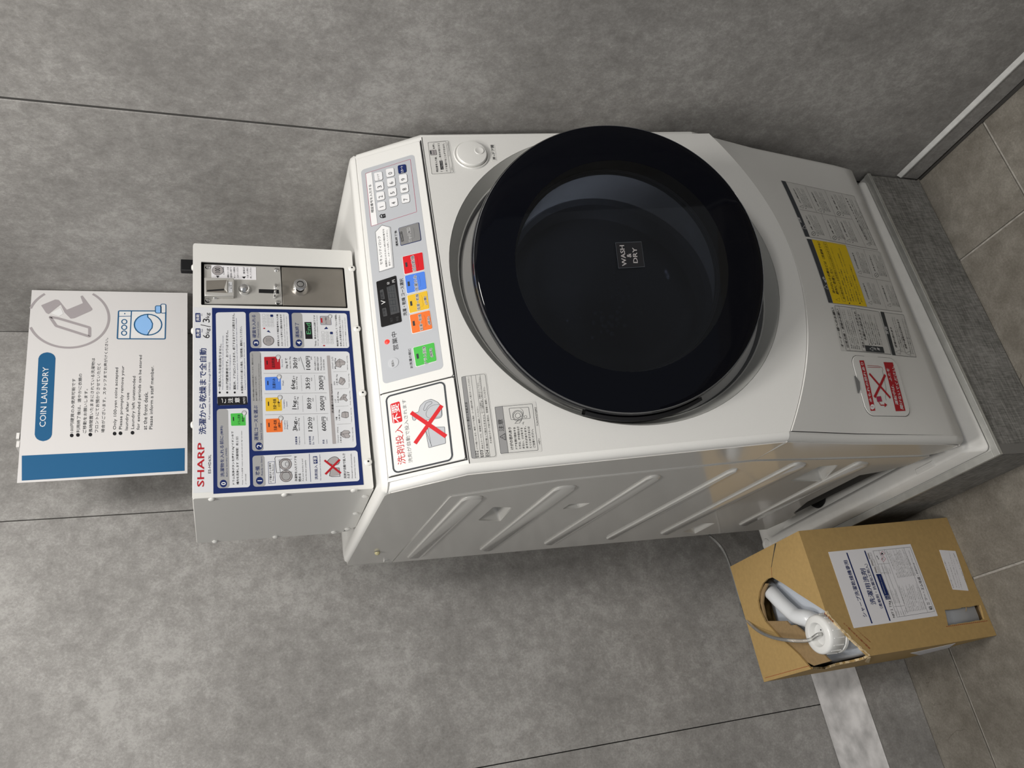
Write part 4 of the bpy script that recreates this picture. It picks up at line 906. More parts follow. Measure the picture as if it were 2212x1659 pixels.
def cbut(name, corners, col, label, texts, slot=True, edge='white'):
    q = [PNP.hit(p, PB) for p in corners]; k = MB(); k.slab(PNP, rp(q, 0.0022, 3), PB, PB+0.0004, ink(edge)); c = V((sum(a[0] for a in q)/4, sum(a[1] for a in q)/4))
    qq = [tuple(V(a)+(c-V(a))*0.05) for a in q]; k.slab(PNP, rp(qq, 0.0016, 3), PB+0.0004, PB+0.0010, ink(col))
    ex = (V(q[1])-V(q[0])).normalized(); ey = (V(q[0])-V(q[3])).normalized(); wd = (V(q[1])-V(q[0])).length; ht = (V(q[0])-V(q[3])).length
    # soft domed press area
    press = [tuple(c+ex*wd*a+ey*ht*b) for a, b in ((-0.30, 0.18), (0.30, 0.18), (0.30, -0.22), (-0.30, -0.22))]
    k.slab(PNP, rp(press, 0.003, 3), PB+0.0010, PB+0.0013, ink(col)); o = k.build(name, fas, bevel=0.0002, segs=1, smooth=30); o['label'] = label
    p = Print(PNP, PB+0.0014)
    if slot: s0 = c+ey*ht*0.34; p.mb.sheet(PNP, [tuple(s0+ex*wd*a+ey*b) for a, b in ((-0.12, 0.0016), (0.12, 0.0016), (0.12, -0.0016), (-0.12, -0.0016))], p.H(1), ink('coal'))
    for Z, s, a, b, h in texts: p.t(Z, s, a, b, h, 'white', 2, 2); p.t(Z, s, a, b, h, 'black', True, 5)
    p.build(o, 'button_lettering')
cbut('course_button', [Z4(553, 1385), Z4(533, 1222), Z4(720, 1177), Z4(738, 1341)], 'ofred', 'red course button', [(Z4, '追加乾燥', (660, 1350), (639, 1210), 32)])
cbut('course_button', [Z4(575, 1558), Z4(554, 1392), Z4(739, 1348), Z4(760, 1513)], 'blue', 'blue course button', [(Z4, '洗濯のみ', (682, 1525), (662, 1383), 32)])
cbut('course_button', [Z5(520, 282), Z5(500, 139), Z5(663, 97), Z5(681, 243)], 'yellow', 'yellow course button', [(Z5, '洗濯〜乾燥', (606, 250), (590, 125), 24), (Z5, '(少量)', (663, 207), (651, 143), 22)])
cbut('course_button', [Z5(541, 440), Z5(520, 290), Z5(683, 250), Z5(705, 400)], 'orange', 'orange course button', [(Z5, '洗濯〜乾燥', (628, 408), (611, 282), 24), (Z5, '(標準)', (690, 364), (679, 298), 22)])
cbut('course_button', [Z5(571, 698), Z5(546, 544), Z5(717, 500), Z5(738, 650)], 'green', 'green drum-clean button', [(Z5, 'ドラム洗浄', (662, 667), (646, 532), 26), (Z5, '(無料)', (708, 616), (698, 546), 24)])
cbut('release_button', [Z4(520, 1126), Z4(500, 965), Z4(686, 912), Z4(708, 1076)], 'midgrey', 'grey unlock button', [(Z4, 'ロック解除', (622, 1085), (603, 955), 30)], False, 'navy')
rb = [o for o in COL.objects if o.name.startswith('release_button')][0]
p = Print(PNP, PB+0.0014); p.frame(Z4, [(528, 1088), (512, 1002), (530, 995), (546, 1080)], 0.0005, 'black', 0.0005); p.t(Z4, 'ドアロック中', (543, 1076), (529, 1004), 13, 'black', True); p.build(rb, 'lock_indicator')
a = PNP.hit(Z5(347, 500), PB)
LED = bpy.data.materials.new('red_lamp'); LED.use_nodes = True; b_ = LED.node_tree.nodes['Principled BSDF']; b_.inputs['Base Color'].default_value = (0.8, 0.03, 0.02, 1); b_.inputs['Emission Color'].default_value = (1, 0.03, 0.02, 1); b_.inputs['Emission Strength'].default_value = 0.8
MB().lathe(PNP.P(*a, PB), PNP.n, PNP.ex, [(0.0042, 0), (0.0040, 0.0008), (0.0026, 0.0018), (0.0001, 0.0022)], LED, n=20).build('red_lamp', fas)['label'] = 'lit red lamp'
a = PNP.hit(Z5(396, 663), PB)
pb = MB().lathe(PNP.P(*a, PB), PNP.n, PNP.ex, [(0.0088, 0), (0.0086, 0.0008), (0.0070, 0.0010), (0.0001, 0.0006)], mat('silver_button', (0.47, 0.485, 0.51), 0.35), n=28).build('power_button', fas)
p = Print(PNP, PB+0.0012); p.t(Z5, '電源入', (403, 690), (394, 640), 18, 'midgrey', True); p.build(pb, 'button_lettering')
# cracked corner of the clear film over the overlay
# ---------------- detergent lid notice
ln = sheetpart(PNP, [Z5(398, 1532), Z5(329, 920), Z5(797, 800), Z5(866, 1422)], KB+0.0003, mat('lid_label', (0.70, 0.70, 0.68), 0.45), 'lid_label', lid, r=0.006)
pr = Print(PNP, KB+0.0004)
pr.frame(Z5, [(400, 1522), (338, 928), (790, 808), (858, 1416)], 0.0027, 'slate', 0.007, 1)
pr.t(Z5, '洗剤投入', (493, 1448), (465, 1142), 64, 'red', False); pr.poly(Z5, [(391, 1137), (371, 985), (444, 962), (467, 1120)], 'ofred', 0.002, 2); pr.t(Z5, '不要', (456, 1120), (438, 978), 62, 'white', True)
pr.t(Z5, '洗剤が自動で投入されます', (546, 1437), (492, 945), 33, 'midgrey')
bx = [(645, 1185), (700, 1165), (795, 1162), (803, 1290), (672, 1325)]
pr.poly(Z5, bx, 'silver', 0, 2); pr.frame(Z5, bx, 0.0006, 'coal', 0.001, 3); pr.line(Z5, [(648, 1190), (695, 1312)], 0.0004, 'coal', 4); pr.line(Z5, [(668, 1182), (692, 1312)], 0.0004, 'coal', 4)
bt_ = [(548, 1110), (540, 1078), (560, 1072), (556, 1056), (592, 1046), (603, 1000), (640, 962), (690, 945), (740, 968), (772, 1005), (776, 1075), (762, 1092), (640, 1112), (605, 1090), (570, 1098), (568, 1112)]
pr.poly(Z5, bt_, 'silver', 0.001, 2); pr.frame(Z5, bt_, 0.0006, 'coal', 0.0015, 3); pr.frame(Z5, [(628, 1032), (650, 975), (690, 962), (702, 975), (665, 1000), (645, 1038)], 0.0005, 'coal', 0.002, 4)
pr.frame(Z5, [(645, 1075), (662, 1020), (700, 992), (760, 985), (772, 1010), (772, 1080), (680, 1100)], 0.0004, 'coal', 0.004, 4)
xmark(pr, Z5, (572, 1280), (766, 1006), (543, 1057), (796, 1230), 0.0062, 'ofred')
pr.build(lid, 'lid_lettering')

# ---------------- labels round the door
def fr_label(name, corners, r=0.003): return sheetpart(FRP, corners, 0.0003, mat('clear_label', (0.655, 0.65, 0.625), 0.42), name, wm, r=r)
l1 = fr_label('error_label', [Z5(1003, 1414), Z5(921, 768), Z5(1118, 740), Z5(1203, 1398)])
pr = Print(FRP, 0.0004)
pr.poly(Z5, [(1006, 1408), (925, 772), (957, 768), (1040, 1404)], 'grey', 0, 1); pr.frame(Z5, [(1006, 1408), (925, 772), (1110, 748), (1196, 1392)], 0.0004, 'coal', 0.003, 2)
for a, b in (((1040, 1404), (957, 768)), ((1078, 1402), (1000, 762)), ((1115, 1400), (1035, 758)), ((1150, 1398), (1070, 755))): pr.line(Z5, [a, b], 0.0003, 'coal')
pr.t(Z5, 'エラー表示と対処方法', (999, 1185), (971, 970), 20, bold=True)
for s, a in (('E02', (1062, 1398)), ('E03', (1100, 1395)), ('E04', (1143, 1392))): pr.t(Z5, s, a, (a[0]-6, a[1]-52), 24)
for s, a, b, h in (('ドアが開いています。確実にドアを閉め、コース選択を押して再スタートしてください。', (1056, 1335), (985, 772), 14), ('排水エラーです。管理者に連絡してください。', (1098, 1332), (1055, 1000), 14), ('衣類が偏って脱水できません', (1136, 1332), (1105, 1065), 15), ('ロックを解除し、衣類をほぐしてから、', (1090, 1055), (1058, 815), 12),
                   ('コース選択を押して再スタートしてください。', (1104, 1055), (1070, 770), 12), ('その他のエラーが出た場合は、管理者に連絡してください。', (1165, 1290), (1108, 850), 16)): pr.t(Z5, s, a, b, h)
pr.build(l1, 'label_lettering')
l2 = fr_label('caution_label', [Z5(1228, 1384), Z5(1180, 995), Z5(1505, 962), Z5(1556, 1355)])
pr = Print(FRP, 0.0004)
pr.poly(Z5, [(1232, 1370), (1186, 1008), (1245, 1000), (1292, 1366)], 'grey', 0, 1); pr.frame(Z5, [(1232, 1370), (1186, 1008), (1478, 982), (1523, 1343)], 0.0005, 'coal', 0.001, 2); pr.line(Z5, [(1292, 1366), (1245, 1000)], 0.0004, 'coal')
pr.t(Z5, '注意', (1258, 1195), (1247, 1102), 40); pr.frame(Z5, [(1270, 1264), (1226, 1240), (1266, 1214)], 0.0007, 'black', 0, 3); pr.t(Z5, '!', (1264, 1244), (1262, 1236), 22, 'black', True)
pr.t(Z5, 'けがの恐れあり', (1332, 1337), (1312, 1165), 24, bold=True)
for k, s in enumerate(('ドアを開け閉めする', 'ときは、手や指をはさ', 'まない、けがをする', 'おそれがあります。', 'とくにお子さまには', 'ご注意ください。')): pr.t(Z5, s, (1364+k*27.5, 1334-k*2.0), (1346+k*27.5, [1165, 1160, 1168, 1158, 1160, 1180][k]), 17, bold=True)
pr.frame(Z5, [(1312, 1107), (1296, 1018), (1448, 1008), (1462, 1095)], 0.0005, 'coal', 0.001, 3)
for r in (42, 34, 20): pr.circ(Z5, (1365, 1075), r, 'coal', 3, w=0.0005, ry=r)
pr.circ(Z5, (1362, 1052), 46, 'coal', 3, w=0.0004, ry=38, a0=-60, a1=90); pr.line(Z5, [(1372, 1105), (1342, 1135), (1378, 1132), (1395, 1108)], 0.0005, 'coal', 3); pr.circ(Z5, (1425, 1083), 10, 'coal', 3, w=0.0004, ry=10); pr.line(Z5, [(1400, 1135), (1412, 1122), (1405, 1145)], 0.0004, 'coal', 3)
pr.t(Z5, 'TCAUHA327QBRZ', (1528, 1155), (1510, 1008), 15); pr.t(Z5, '>PET<', (1542, 1300), (1536, 1252), 13)
pr.build(l2, 'label_lettering')
l3 = fr_label('unlock_label', [ZD(883, 618), ZD(813, 48), ZD(1190, 20), ZD(1285, 590)])
pr = Print(FRP, 0.0004)
pr.frame(ZD, [(892, 600), (822, 65), (1170, 30), (1262, 575)], 0.0004, 'coal', 0.002, 2); pr.frame(ZD, [(892, 600), (822, 65), (1128, 42), (1212, 580)], 0.0003, 'coal', 0.001, 2)
pr.t(ZD, '暗証番号入力後、', (1003, 565), (972, 300), 36, bold=True); pr.poly(ZD, [(870, 278), (855, 195), (962, 190), (975, 272)], 'ash', 0.0004, 2); pr.frame(ZD, [(870, 278), (855, 195), (962, 190), (975, 272)], 0.0006, 'black', 0.0004, 3); pr.poly(ZD, [(870, 262), (860, 205), (880, 203), (888, 260)], 'coal', 0, 4); pr.line(ZD, [(930, 262), (922, 205)], 0.0006, 'black', 4); pr.t(ZD, 'を押し', (945, 172), (930, 75), 34, bold=True)
pr.t(ZD, '「', (1078, 558), (1074, 545), 34, bold=True); pr.poly(ZD, [(1042, 528), (1022, 372), (1070, 366), (1092, 522)], 'black', 0.0006, 2); pr.t(ZD, 'ドアロック中', (1083, 516), (1064, 378), 28, 'white', l=5); pr.t(ZD, '」表示が消えると', (1056, 355), (1018, 72), 34, bold=True)
pr.t(ZD, 'ドアを開けることができます。', (1165, 552), (1104, 75), 34, bold=True); pr.t(ZD, 'TCAUHA326QBRZ', (1200, 300), (1170, 60), 20, 'midgrey'); pr.t(ZD, '>PET<', (1243, 548), (1232, 475), 18, 'midgrey')
pr.build(l3, 'label_lettering')
l4 = fr_label('door_open_label', [ZD(1912, 385), ZD(1872, 98), ZD(1962, 92), ZD(2003, 375)], 0.0006)
pr = Print(FRP, 0.0004); pr.t(ZD, '押', (1988, 356), (1983, 312), 56, bold=True); pr.t(ZD, '→', (1968, 300), (1963, 270), 20, 'black', True); pr.t(ZD, 'ドア開', (1968, 258), (1945, 105), 52, bold=True); pr.build(l4, 'label_lettering')
# child warning on the tub surround, seen between door and body
TS_ = Plane(FRP.P(0, 0, -0.0385), FRP.ex, FRP.et, FRP.n)
Z6_ = zm(960, 480, 3.455)
pr = Print(TS_, 0.0004)
pr.poly(Z6_, [(272, 775), (248, 700), (196, 330), (192, 258), (230, 250), (240, 330), (290, 700), (312, 775)], 'lgrey', 0, 1)
pr.t(Z6_, '子どもをドラムの中に', (276, 692), (226, 395), 32, bold=False); pr.poly(Z6_, [(312, 752), (296, 742), (312, 730)], 'black', 0, 3)
pr.build(wm, 'child_warning_label')

# ---------------- labels on the lower panel (curved)
def lp(name, corners): return sheetpart(LOW, corners, 0.0005, mat('lower_label', (0.60, 0.595, 0.57), 0.45), name, wm)
def scribble(pr, Z, a, b, h, lines, dirx, seed=0):
    pass
# A: caution sheet
la = lp('caution_sheet', [Z9(440, 832), Z9(150, 165), Z9(1022, 350), Z9(1308, 998)])
pr = Print(LOW, 0.0007)
pr.poly(Z9, [(440, 832), (150, 165), (202, 176), (494, 838)], 'slate', 0, 1)
def box9(p, w=0.0006, col='ash'): pr.frame(Z9, p, w, col, 0, 2)
box9([(494, 838), (204, 178), (1022, 352), (1306, 996)])
pr.line(Z9, [(376, 512), (1002, 630)], 0.0008, 'ash')
for a, b in (((440, 238), (576, 545)), ((672, 288), (800, 590)), ((872, 325), (1000, 630)), ((628, 548), (748, 868)), ((800, 600), (925, 915)), ((1000, 630), (1165, 965))): pr.line(Z9, [a, b], 0.0008, 'ash')
def cautri(pr, Z, x, y, s=22): pr.frame(Z, [(x+s, y+s*0.9), (x-s, y), (x+s*0.8, y-s*0.9)], 0.0004, 'black', 0, 3)
def nosign(pr, Z, x, y, s=24): pr.circ(Z, (x, y), s, 'black', 3, w=0.0006, ry=s, n=16); pr.line(Z, [(x-s*0.6, y+s*0.5), (x+s*0.6, y-s*0.5)], 0.0006, 'black', 3)
def body(pr, Z, x, y, n, ln, dx, dy, h, texts, col='coal', gap_=None):
    """n lines of small type starting at (x, y), each running (dx, dy) pixels, ln apart"""
    for k in range(n):
        s = texts[k % len(texts)]; f = 1.0 if (k+1) % 3 else 0.72
        pr.t(Z, s, (x+k*ln[0], y+k*ln[1]), (x+k*ln[0]+dx*f, y+k*ln[1]+dy*f), h, col, False)
T1 = ['ぬれた手で操作しないでください', '感電やけがをすることがあります', '引火のおそれがあります', '洗濯物を入れすぎないでください', '運転中はドアを開けないでください']
pr.t(Z9, '注意', (398, 672), (370, 610), 28, 'white', True); pr.frame(Z9, [(452, 745), (405, 735), (430, 700)], 0.0006, 'white', 0, 3)
for (x, y, n, kind, dx, dy) in ((395, 478, 5, 't', -118, -235), (610, 520, 5, 't', -115, -235), (840, 560, 5, 'n', -110, -235), (538, 800, 5, 'n', -112, -235), (790, 850, 5, 'n', -108, -235), (955, 885, 4, 't', -108, -250)):
    (cautri if kind == 't' else nosign)(pr, Z9, x, y)
    pr.t(Z9, {'t': 'けが・感電の恐れあり', 'n': '分解・改造しない'}[kind], (x-4, y-42), (x-4+dx*0.72, y-42+dy*0.72), 15, 'black', True)
    body(pr, Z9, x+52, y+8, n, (20, 4), dx, dy, 10, T1)
    pr.circ(Z9, (x+52, y+22), 5, 'black', 3, ry=5, n=8)
cautri(pr, Z9, 1192, 925); pr.t(Z9, '火災の原因になることがあります', (1182, 880), (930, 372), 16, 'black', True); body(pr, Z9, 1214, 930, 4, (22, 5), -245, -545, 10, ['アースの接続は電気工事店またはお買いあげの販売店にご相談ください', '改造はしないでください。修理技術者以外の人は分解や修理をしないでください'])
pr.build(la, 'label_lettering')
# B: yellow warning
lb = lp('warning_sheet', [Z8(1060, 80), Z9(455, 860), Z9(1342, 1022), Z8(1930, 190)])
pr = Print(LOW, 0.0007)
pr.poly(Z9, [(718, 1622), (455, 860), (512, 868), (772, 1628)], 'slate', 0, 1)
pr.poly(Z0, [Z8(1102, 83), Z9(514, 868), Z9(918, 934), Z8(1508, 124)], 'warn', 0, 1)
pr.frame(Z0, [Z8(1102, 83), Z9(514, 868), Z9(1322, 1018), Z8(1925, 186)], 0.0006, 'ash', 0, 2)
pr.t(Z9, '警告', (702, 1375), (655, 1310), 30, 'white', True); pr.frame(Z9, [(712, 1465), (664, 1440), (694, 1412)], 0.0006, 'white', 0, 4)
pr.t(Z9, '油の付いた衣類などは（洗濯後でも）', (800, 1520), (610, 905), 32, 'black', True); pr.t(Z9, '絶対に乾燥しない', (842, 1530), (752, 1215), 32, 'black', True)
pr.frame(Z9, [(882, 1605), (650, 905), (690, 912), (925, 1612)], 0.0005, 'coal', 0.002, 3); pr.t(Z9, '油の酸化熱による自然発火や引火の恐れがあります', (915, 1590), (688, 925), 24, 'black')
cautri(pr, Z9, 828, 1590, 24)
for k, (s, f) in enumerate((('食用油・動物系油・機械油・ドライ油・ベンジン・シンナー・ガソリン', 1.0), ('樹脂（セルロース系）の付着した衣類は', 0.6), ('洗濯後であっても乾燥しない（火災の原因）', 0.9), ('アロマオイル、美容オイル、ボディーオイルなどの付いた', 1.0), ('衣類も乾燥しないでください', 0.5), ('また、ポリプロピレン繊維製の衣類など', 0.7))):
    pr.t(Z9, s, (962+k*32, 1610+k*2), (962+k*32-210*f, 1610+k*2-640*f), 15, 'coal')
for x in (966, 1092): pr.circ(Z9, (x, 1632), 8, 'black', 3, ry=8, n=8)
pr.line(Z0, [Z9(918, 934), Z8(1508, 124)], 0.0006, 'ash')
pr.line(Z9, [(1072, 1303), (1452, 1375)], 0.0007, 'ash'); pr.line(Z9, [(1135, 988), (1248, 1325)], 0.0007, 'ash'); pr.line(Z0, [Z9(1285, 1348), Z8(1742, 155)], 0.0007, 'ash')
for (x, y, kind) in ((1088, 1262, 't'), (1290, 1295, 'n'), (1215, 1625, 't'), (1440, 1655, 't')):
    (cautri if kind == 't' else nosign)(pr, Z9, x, y); pr.t(Z9, {'t': 'けがの恐れあり', 'n': '水をかけない'}[kind], (x-8, y-40), (x-76, y-230), 16, 'black', True); body(pr, Z9, x+52, y+8, 5, (19, 4), -88, -252, 10, T1)
pr.build(lb, 'label_lettering')
# C: notes for the owner, D: warning below it
lc = lp('owner_sheet', [Z8(1200, 650), Z8(1075, 130), Z8(1652, 186), Z8(1800, 698)])
pr = Print(LOW, 0.0007)
pr.t(Z8, 'オーナー様へのお願い', (1232, 612), (1110, 140), 30, 'black', True); pr.frame(Z8, [(1262, 648), (1120, 110), (1650, 184), (1800, 694)], 0.0006, 'coal', 0.002, 2)
pr.t(Z8, '日常点検・清掃のお願い', (1292, 610), (1168, 155), 28, 'black', True); pr.line(Z8, [(1306, 652), (1172, 118)], 0.0004, 'coal')
body(pr, Z8, 1335, 625, 5, (23, 3), -125, -470, 13, ['乾燥フィルターは毎日掃除をしてください。', '給水・排水ホースの接続部を点検してください。', '電源プラグのほこりを取り除いてください。'])
pr.frame(Z8, [(1455, 650), (1320, 148), (1372, 155), (1498, 655)], 0.0004, 'coal', 0, 2); pr.t(Z8, '排水フィルターのお手入れ', (1484, 618), (1372, 185), 25, 'black', True); pr.t(Z8, '水漏れの恐れあり', (1505, 530), (1420, 220), 26, 'black', True)
pr.poly(Z8, [(1500, 658), (1482, 585), (1698, 605), (1718, 678)], 'coal', 0, 3); pr.t(Z8, '注', (1618, 648), (1612, 618), 30, 'white', True, l=5); pr.t(Z8, '意', (1662, 652), (1656, 622), 30, 'white', True, l=5); pr.frame(Z8, [(1580, 652), (1540, 628), (1574, 606)], 0.0006, 'white', 0, 5)
body(pr, Z8, 1540, 560, 7, (26, 5), -100, -360, 14, ['フィルターは確実に取り付けてください。', '運転前に必ず閉まっていることを確認してください。', '水がたまっていることがあります。'])
for x in (1540, 1570, 1612, 1658): pr.circ(Z8, (x-2, 572), 6, 'black', 3, ry=6, n=8)
pr.build(lc, 'label_lettering')
ld = lp('shock_warning_sheet', [Z8(1812, 700), Z8(1668, 184), Z8(1945, 222), Z8(2098, 728)])
pr = Print(LOW, 0.0007)
pr.poly(Z8, [(1812, 700), (1668, 184), (1710, 190), (1852, 704)], 'coal', 0, 1); pr.frame(Z8, [(1812, 700), (1668, 184), (1945, 222), (2096, 726)], 0.0005, 'coal', 0, 2)
pr.t(Z8, '警告', (1768, 460), (1745, 365), 26, 'white', True, l=4)
for x, y, s in ((1878, 665, '感電の恐れあり'), (2000, 680, '感電や漏電火災の恐れあり')): cautri(pr, Z8, x, y, 30); pr.t(Z8, s, (x-8, y-50), (x-(75 if len(s) < 8 else 118), y-(290 if len(s) < 8 else 400)), 22, 'black', True)
body(pr, Z8, 1925, 668, 3, (24, 4), -115, -420, 13, ['ぬれた手で電源プラグを抜き差ししないでください。', 'アースを確実に取り付けてください。']); body(pr, Z8, 2042, 690, 2, (24, 4), -110, -420, 13, ['水のかかる場所に据え付けないでください。'])
pr.build(ld, 'label_lettering')
# filter lid
fl_q = [LOW.hit(Z8(*p), 0.001) for p in ((1512, 1424), (1310, 705), (1845, 742), (2042, 1432))]
mb = MB()
def lowpoly(mb, pts, h0, h1, mt, n=10):
    """raised plate following the curved panel"""
    q = rp(pts, 0.016, 5); c = V((sum(a for a, b in q)/len(q), sum(b for a, b in q)/len(q))); N = len(q)
    vs = [LOW.P(*c, h1)]+[LOW.P(*(c+(V(a)-c)*(j/6)), h1) for j in range(1, 7) for a in q]+[LOW.P(*a, h0) for a in q]
    fs = [(0, 1+i, 1+(i+1) % N) for i in range(N)]
    for j in range(6): fs += [(1+j*N+i, 1+(j+1)*N+i, 1+(j+1)*N+(i+1) % N, 1+j*N+(i+1) % N) for i in range(N)]
    return mb.add(vs, fs, mt)
big = [tuple(V(p)+(V(p)-V((sum(a for a, b in fl_q)/4, sum(b for a, b in fl_q)/4))).normalized()*0.0012) for p in fl_q]
lowpoly(mb, big, -0.001, 0.0003, ink('keygrey')); mb.build('lid_gap', wm, smooth=0)
mb = MB(); lowpoly(mb, fl_q, -0.001, 0.0010, WHITE); flid = mb.build('filter_lid', wm, bevel=0.0005, smooth=40)
pr = Print(LOW, 0.0012)
pr.poly(Z8, [(1398, 1155), (1355, 950), (1372, 950), (1420, 1020), (1428, 1110), (1412, 1158)], 'midgrey', 0, 1); pr.circ(Z8, (1422, 1060), 38, 'white', 2, w=0.0012, ry=92, a0=-80, a1=80); pr.build(flid, 'drawn_finger_notch')  # pocket drawn flat: grey for its shade, white arc for the bright rim
pr = Print(LOW, 0.0012)
pr.poly(Z8, [(1552, 1368), (1415, 765), (1470, 765), (1607, 1365)], 'dred', 0, 1); pr.circ(Z8, (1572, 1320), 26, 'white', 2, ry=32); pr.t(Z8, '!', (1584, 1324), (1582, 1316), 26, 'dred', True)
pr.t(Z8, '水もれの恐れあり', (1572, 1268), (1462, 790), 34, 'white', True)
xmark(pr, Z8, (1600, 1198), (1720, 945), (1542, 932), (1778, 1205), 0.0048, 'dred')
pr.line(Z8, [(1512, 826), (1640, 832), (1688, 850), (1700, 885)], 0.0007, 'dred', 3); pr.line(Z8, [(1512, 846), (1665, 850)], 0.0007, 'dred', 3); pr.frame(Z8, [(1632, 1258), (1618, 1200), (1672, 1195), (1688, 1252)], 0.0008, 'dred', 0, 3); pr.poly(Z8, [(1634, 1254), (1622, 1204), (1670, 1199), (1684, 1248)], 'crimson', 0, 2)
pr.line(Z8, [(1650, 1265), (1672, 1300), (1715, 1300)], 0.0018, 'dred', 3); pr.poly(Z8, [(1720, 1325), (1715, 1270), (1748, 1296)], 'dred', 0, 3); pr.line(Z8, [(1690, 885), (1712, 980), (1735, 1100), (1728, 1210), (1738, 1240)], 0.0006, 'coal', 2)
pr.poly(Z8, [(1852, 1372), (1705, 785), (1815, 790), (1968, 1368)], 'dred', 0, 1); pr.t(Z8, '運転中は、ふたを', (1885, 1298), (1768, 862), 36, 'white', True); pr.t(Z8, '開けないでください。', (1945, 1352), (1830, 838), 36, 'white', True)
pr.build(flid, 'label_lettering')
# ------------------------------------------------------------------ notice on the wall behind
PY = 1.556
PP = Plane(V((0, PY, 0)), (1, 0, 0), (0, 0, 1), (0, -1, 0))
pc = [PP.hit(Z1(*p)) for p in ((101, 1336), (190, 184), (1119, 201), (1119, 1278))]
PX1 = 1.0445
mb = MB(); N = 12; vs = []; fs = []
def sag(t): return 0.0
for j in range(2):
    for i in range(N+1):
        t = i/N; a = V(pc[0]).lerp(V(pc[1]), t) if j == 0 else V(pc[3]).lerp(V(pc[2]), t)
        vs.append(PP.P(min(a.x, PX1), a.y, 0)); 
fs = [(i, i+1, N+2+i, N+1+i) for i in range(N)]
vs2 = [v+V((0, 0.0006, 0)) for v in vs]; n = len(vs)
fs += [tuple(k+n for k in f[::-1]) for f in fs]+[(0, N+1, N+1+n, n), (N, N+n, 2*N+1+n, 2*N+1)]
po = mb.add(vs+vs2, fs, PAPERL).build('notice_poster', smooth=0)
tag(po, 'white laminated coin laundry notice with blue bar, hanging above the coin box', 'poster')
for x, z in ((105, 1105), (105, 1055)):
    a = PP.hit(Z1(x, z)); MB().box(a[0]-0.006, a[0]+0.006, PY-0.0008, YW-0.0005, a[1]-0.003, a[1]+0.002, mat('clear_tape', (0.75, 0.74, 0.72), 0.3)).build('tape_tab', po, smooth=0)
pr = Print(PP, 0.0003)
pr.poly(Z1, [(205, 1086), (231, 556), (333, 556), (308, 1086)], 'teal', 0.0135, 1); pr.t(Z1, 'COIN LAUNDRY', (272, 1000), (291, 643), 37, 'white', False)
pr.poly(Z1, [(130, 1322), (130, 1173), (1103, 1127), (1102, 1263)], 'teal', 0, 1)
for s, a, b, h in (('100円硬貨のみ使用可能です', (438, 1035), (451, 712), 21), ('利用終了後は、速やかに衣類の', (476, 1035), (490, 683), 21), ('ご移動をお願いします。', (514, 1038), (524, 775), 21), ('長時間置いたままにされている洗濯物は', (551, 1033), (567, 590), 21), ('フロントにてお預かりさせていただく', (586, 1035), (601, 622), 21), ('場合がございます。スタッフまでお声がけください。', (624, 1035), (646, 470), 21),
                   ('Only 100-yen coins accepted', (697, 1017), (710, 647), 23), ('Please promptly remove your', (733, 1015), (746, 637), 23), ('laundry after use', (768, 1020), (776, 797), 23), ('Laundry left unattended', (805, 1013), (814, 698), 23), ('for extended periods can be stored', (838, 1018), (852, 573), 23), ('at the front desk.', (876, 1018), (883, 793), 23), ('Please inform a staff member.', (910, 1015), (918, 637), 20)):
    pr.t(Z1, s, a, b, h, 'coal')
for c in ((428, 1052), (465, 1049), (539, 1047), (684, 1041), (719, 1039), (791, 1036)): pr.circ(Z1, c, 11, 'black', 2, ry=11)
ring_ = [(410+240*math.cos(R(k)), 350+178*math.sin(R(k))) for k in range(-80, 281, 4)]
cur = []
for p in ring_+[None]:
    if p and p[0] > 180 and p[1] > 204: cur.append(p)
    else:
        if len(cur) > 1: pr.line(Z1, cur, 0.0046, 'mauve', 1)
        cur = []
pr.poly(Z1, [(245, 275), (330, 240), (350, 243), (398, 302), (495, 262), (480, 222), (492, 216), (553, 298), (543, 308), (445, 352), (422, 355), (385, 318), (362, 270), (290, 328), (275, 320)], 'mauve', 0.001, 1)
pr.poly(Z1, [(305, 322), (362, 290), (378, 325), (352, 340)], 'white', 0, 3)
pr.frame(Z1, [(298, 344), (345, 352), (535, 408), (535, 462), (335, 398)], 0.0054, 'mauve', 0.002, 2)
nv = 'teal'
pr.poly(Z1, [(712, 470), (712, 312), (985, 312), (985, 470)], 'white', 0, 1); pr.frame(Z1, [(700, 475), (708, 308), (990, 309), (986, 476)], 0.0024, nv, 0.002, 2)
pr.line(Z1, [(776, 475), (785, 310)], 0.0022, nv, 3)
pr.line(Z1, [(713, 341), (780, 340)], 0.0016, nv, 3); pr.circ(Z1, (745, 325), 4, nv, 3, ry=4)
for y in (441, 407, 373): pr.circ(Z1, (741+(441-y)*0.02, y), 15, nv, 3, w=0.0022, ry=13)
pr.circ(Z1, (884, 391), 80, 'sky', 2, ry=61, a0=90, a1=270, n=24)
pr.poly(Z1, [(883, 452), (884, 425), (898, 420), (912, 395), (898, 362), (880, 350), (884, 330), (850, 340), (840, 391), (850, 445)], 'sky', 0, 3)
pr.line(Z1, [(882, 450), (892, 430), (908, 410), (911, 385), (900, 362), (882, 345), (882, 332)], 0.0022, nv, 4); pr.circ(Z1, (884, 391), 82, nv, 4, w=0.0026, ry=62)
pr.poly(Z1, [(928, 322), (928, 278), (962, 278), (962, 322)], 'sky', 0.003, 5); pr.frame(Z1, [(928, 322), (928, 278), (962, 278), (962, 322)], 0.0018, nv, 0.003, 6); pr.poly(Z1, [(960, 322), (960, 268), (990, 268), (990, 322)], 'white', 0.003, 5); pr.frame(Z1, [(960, 322), (960, 268), (990, 268), (990, 322)], 0.0018, nv, 0.003, 6)
pr.build(po, 'poster_print')

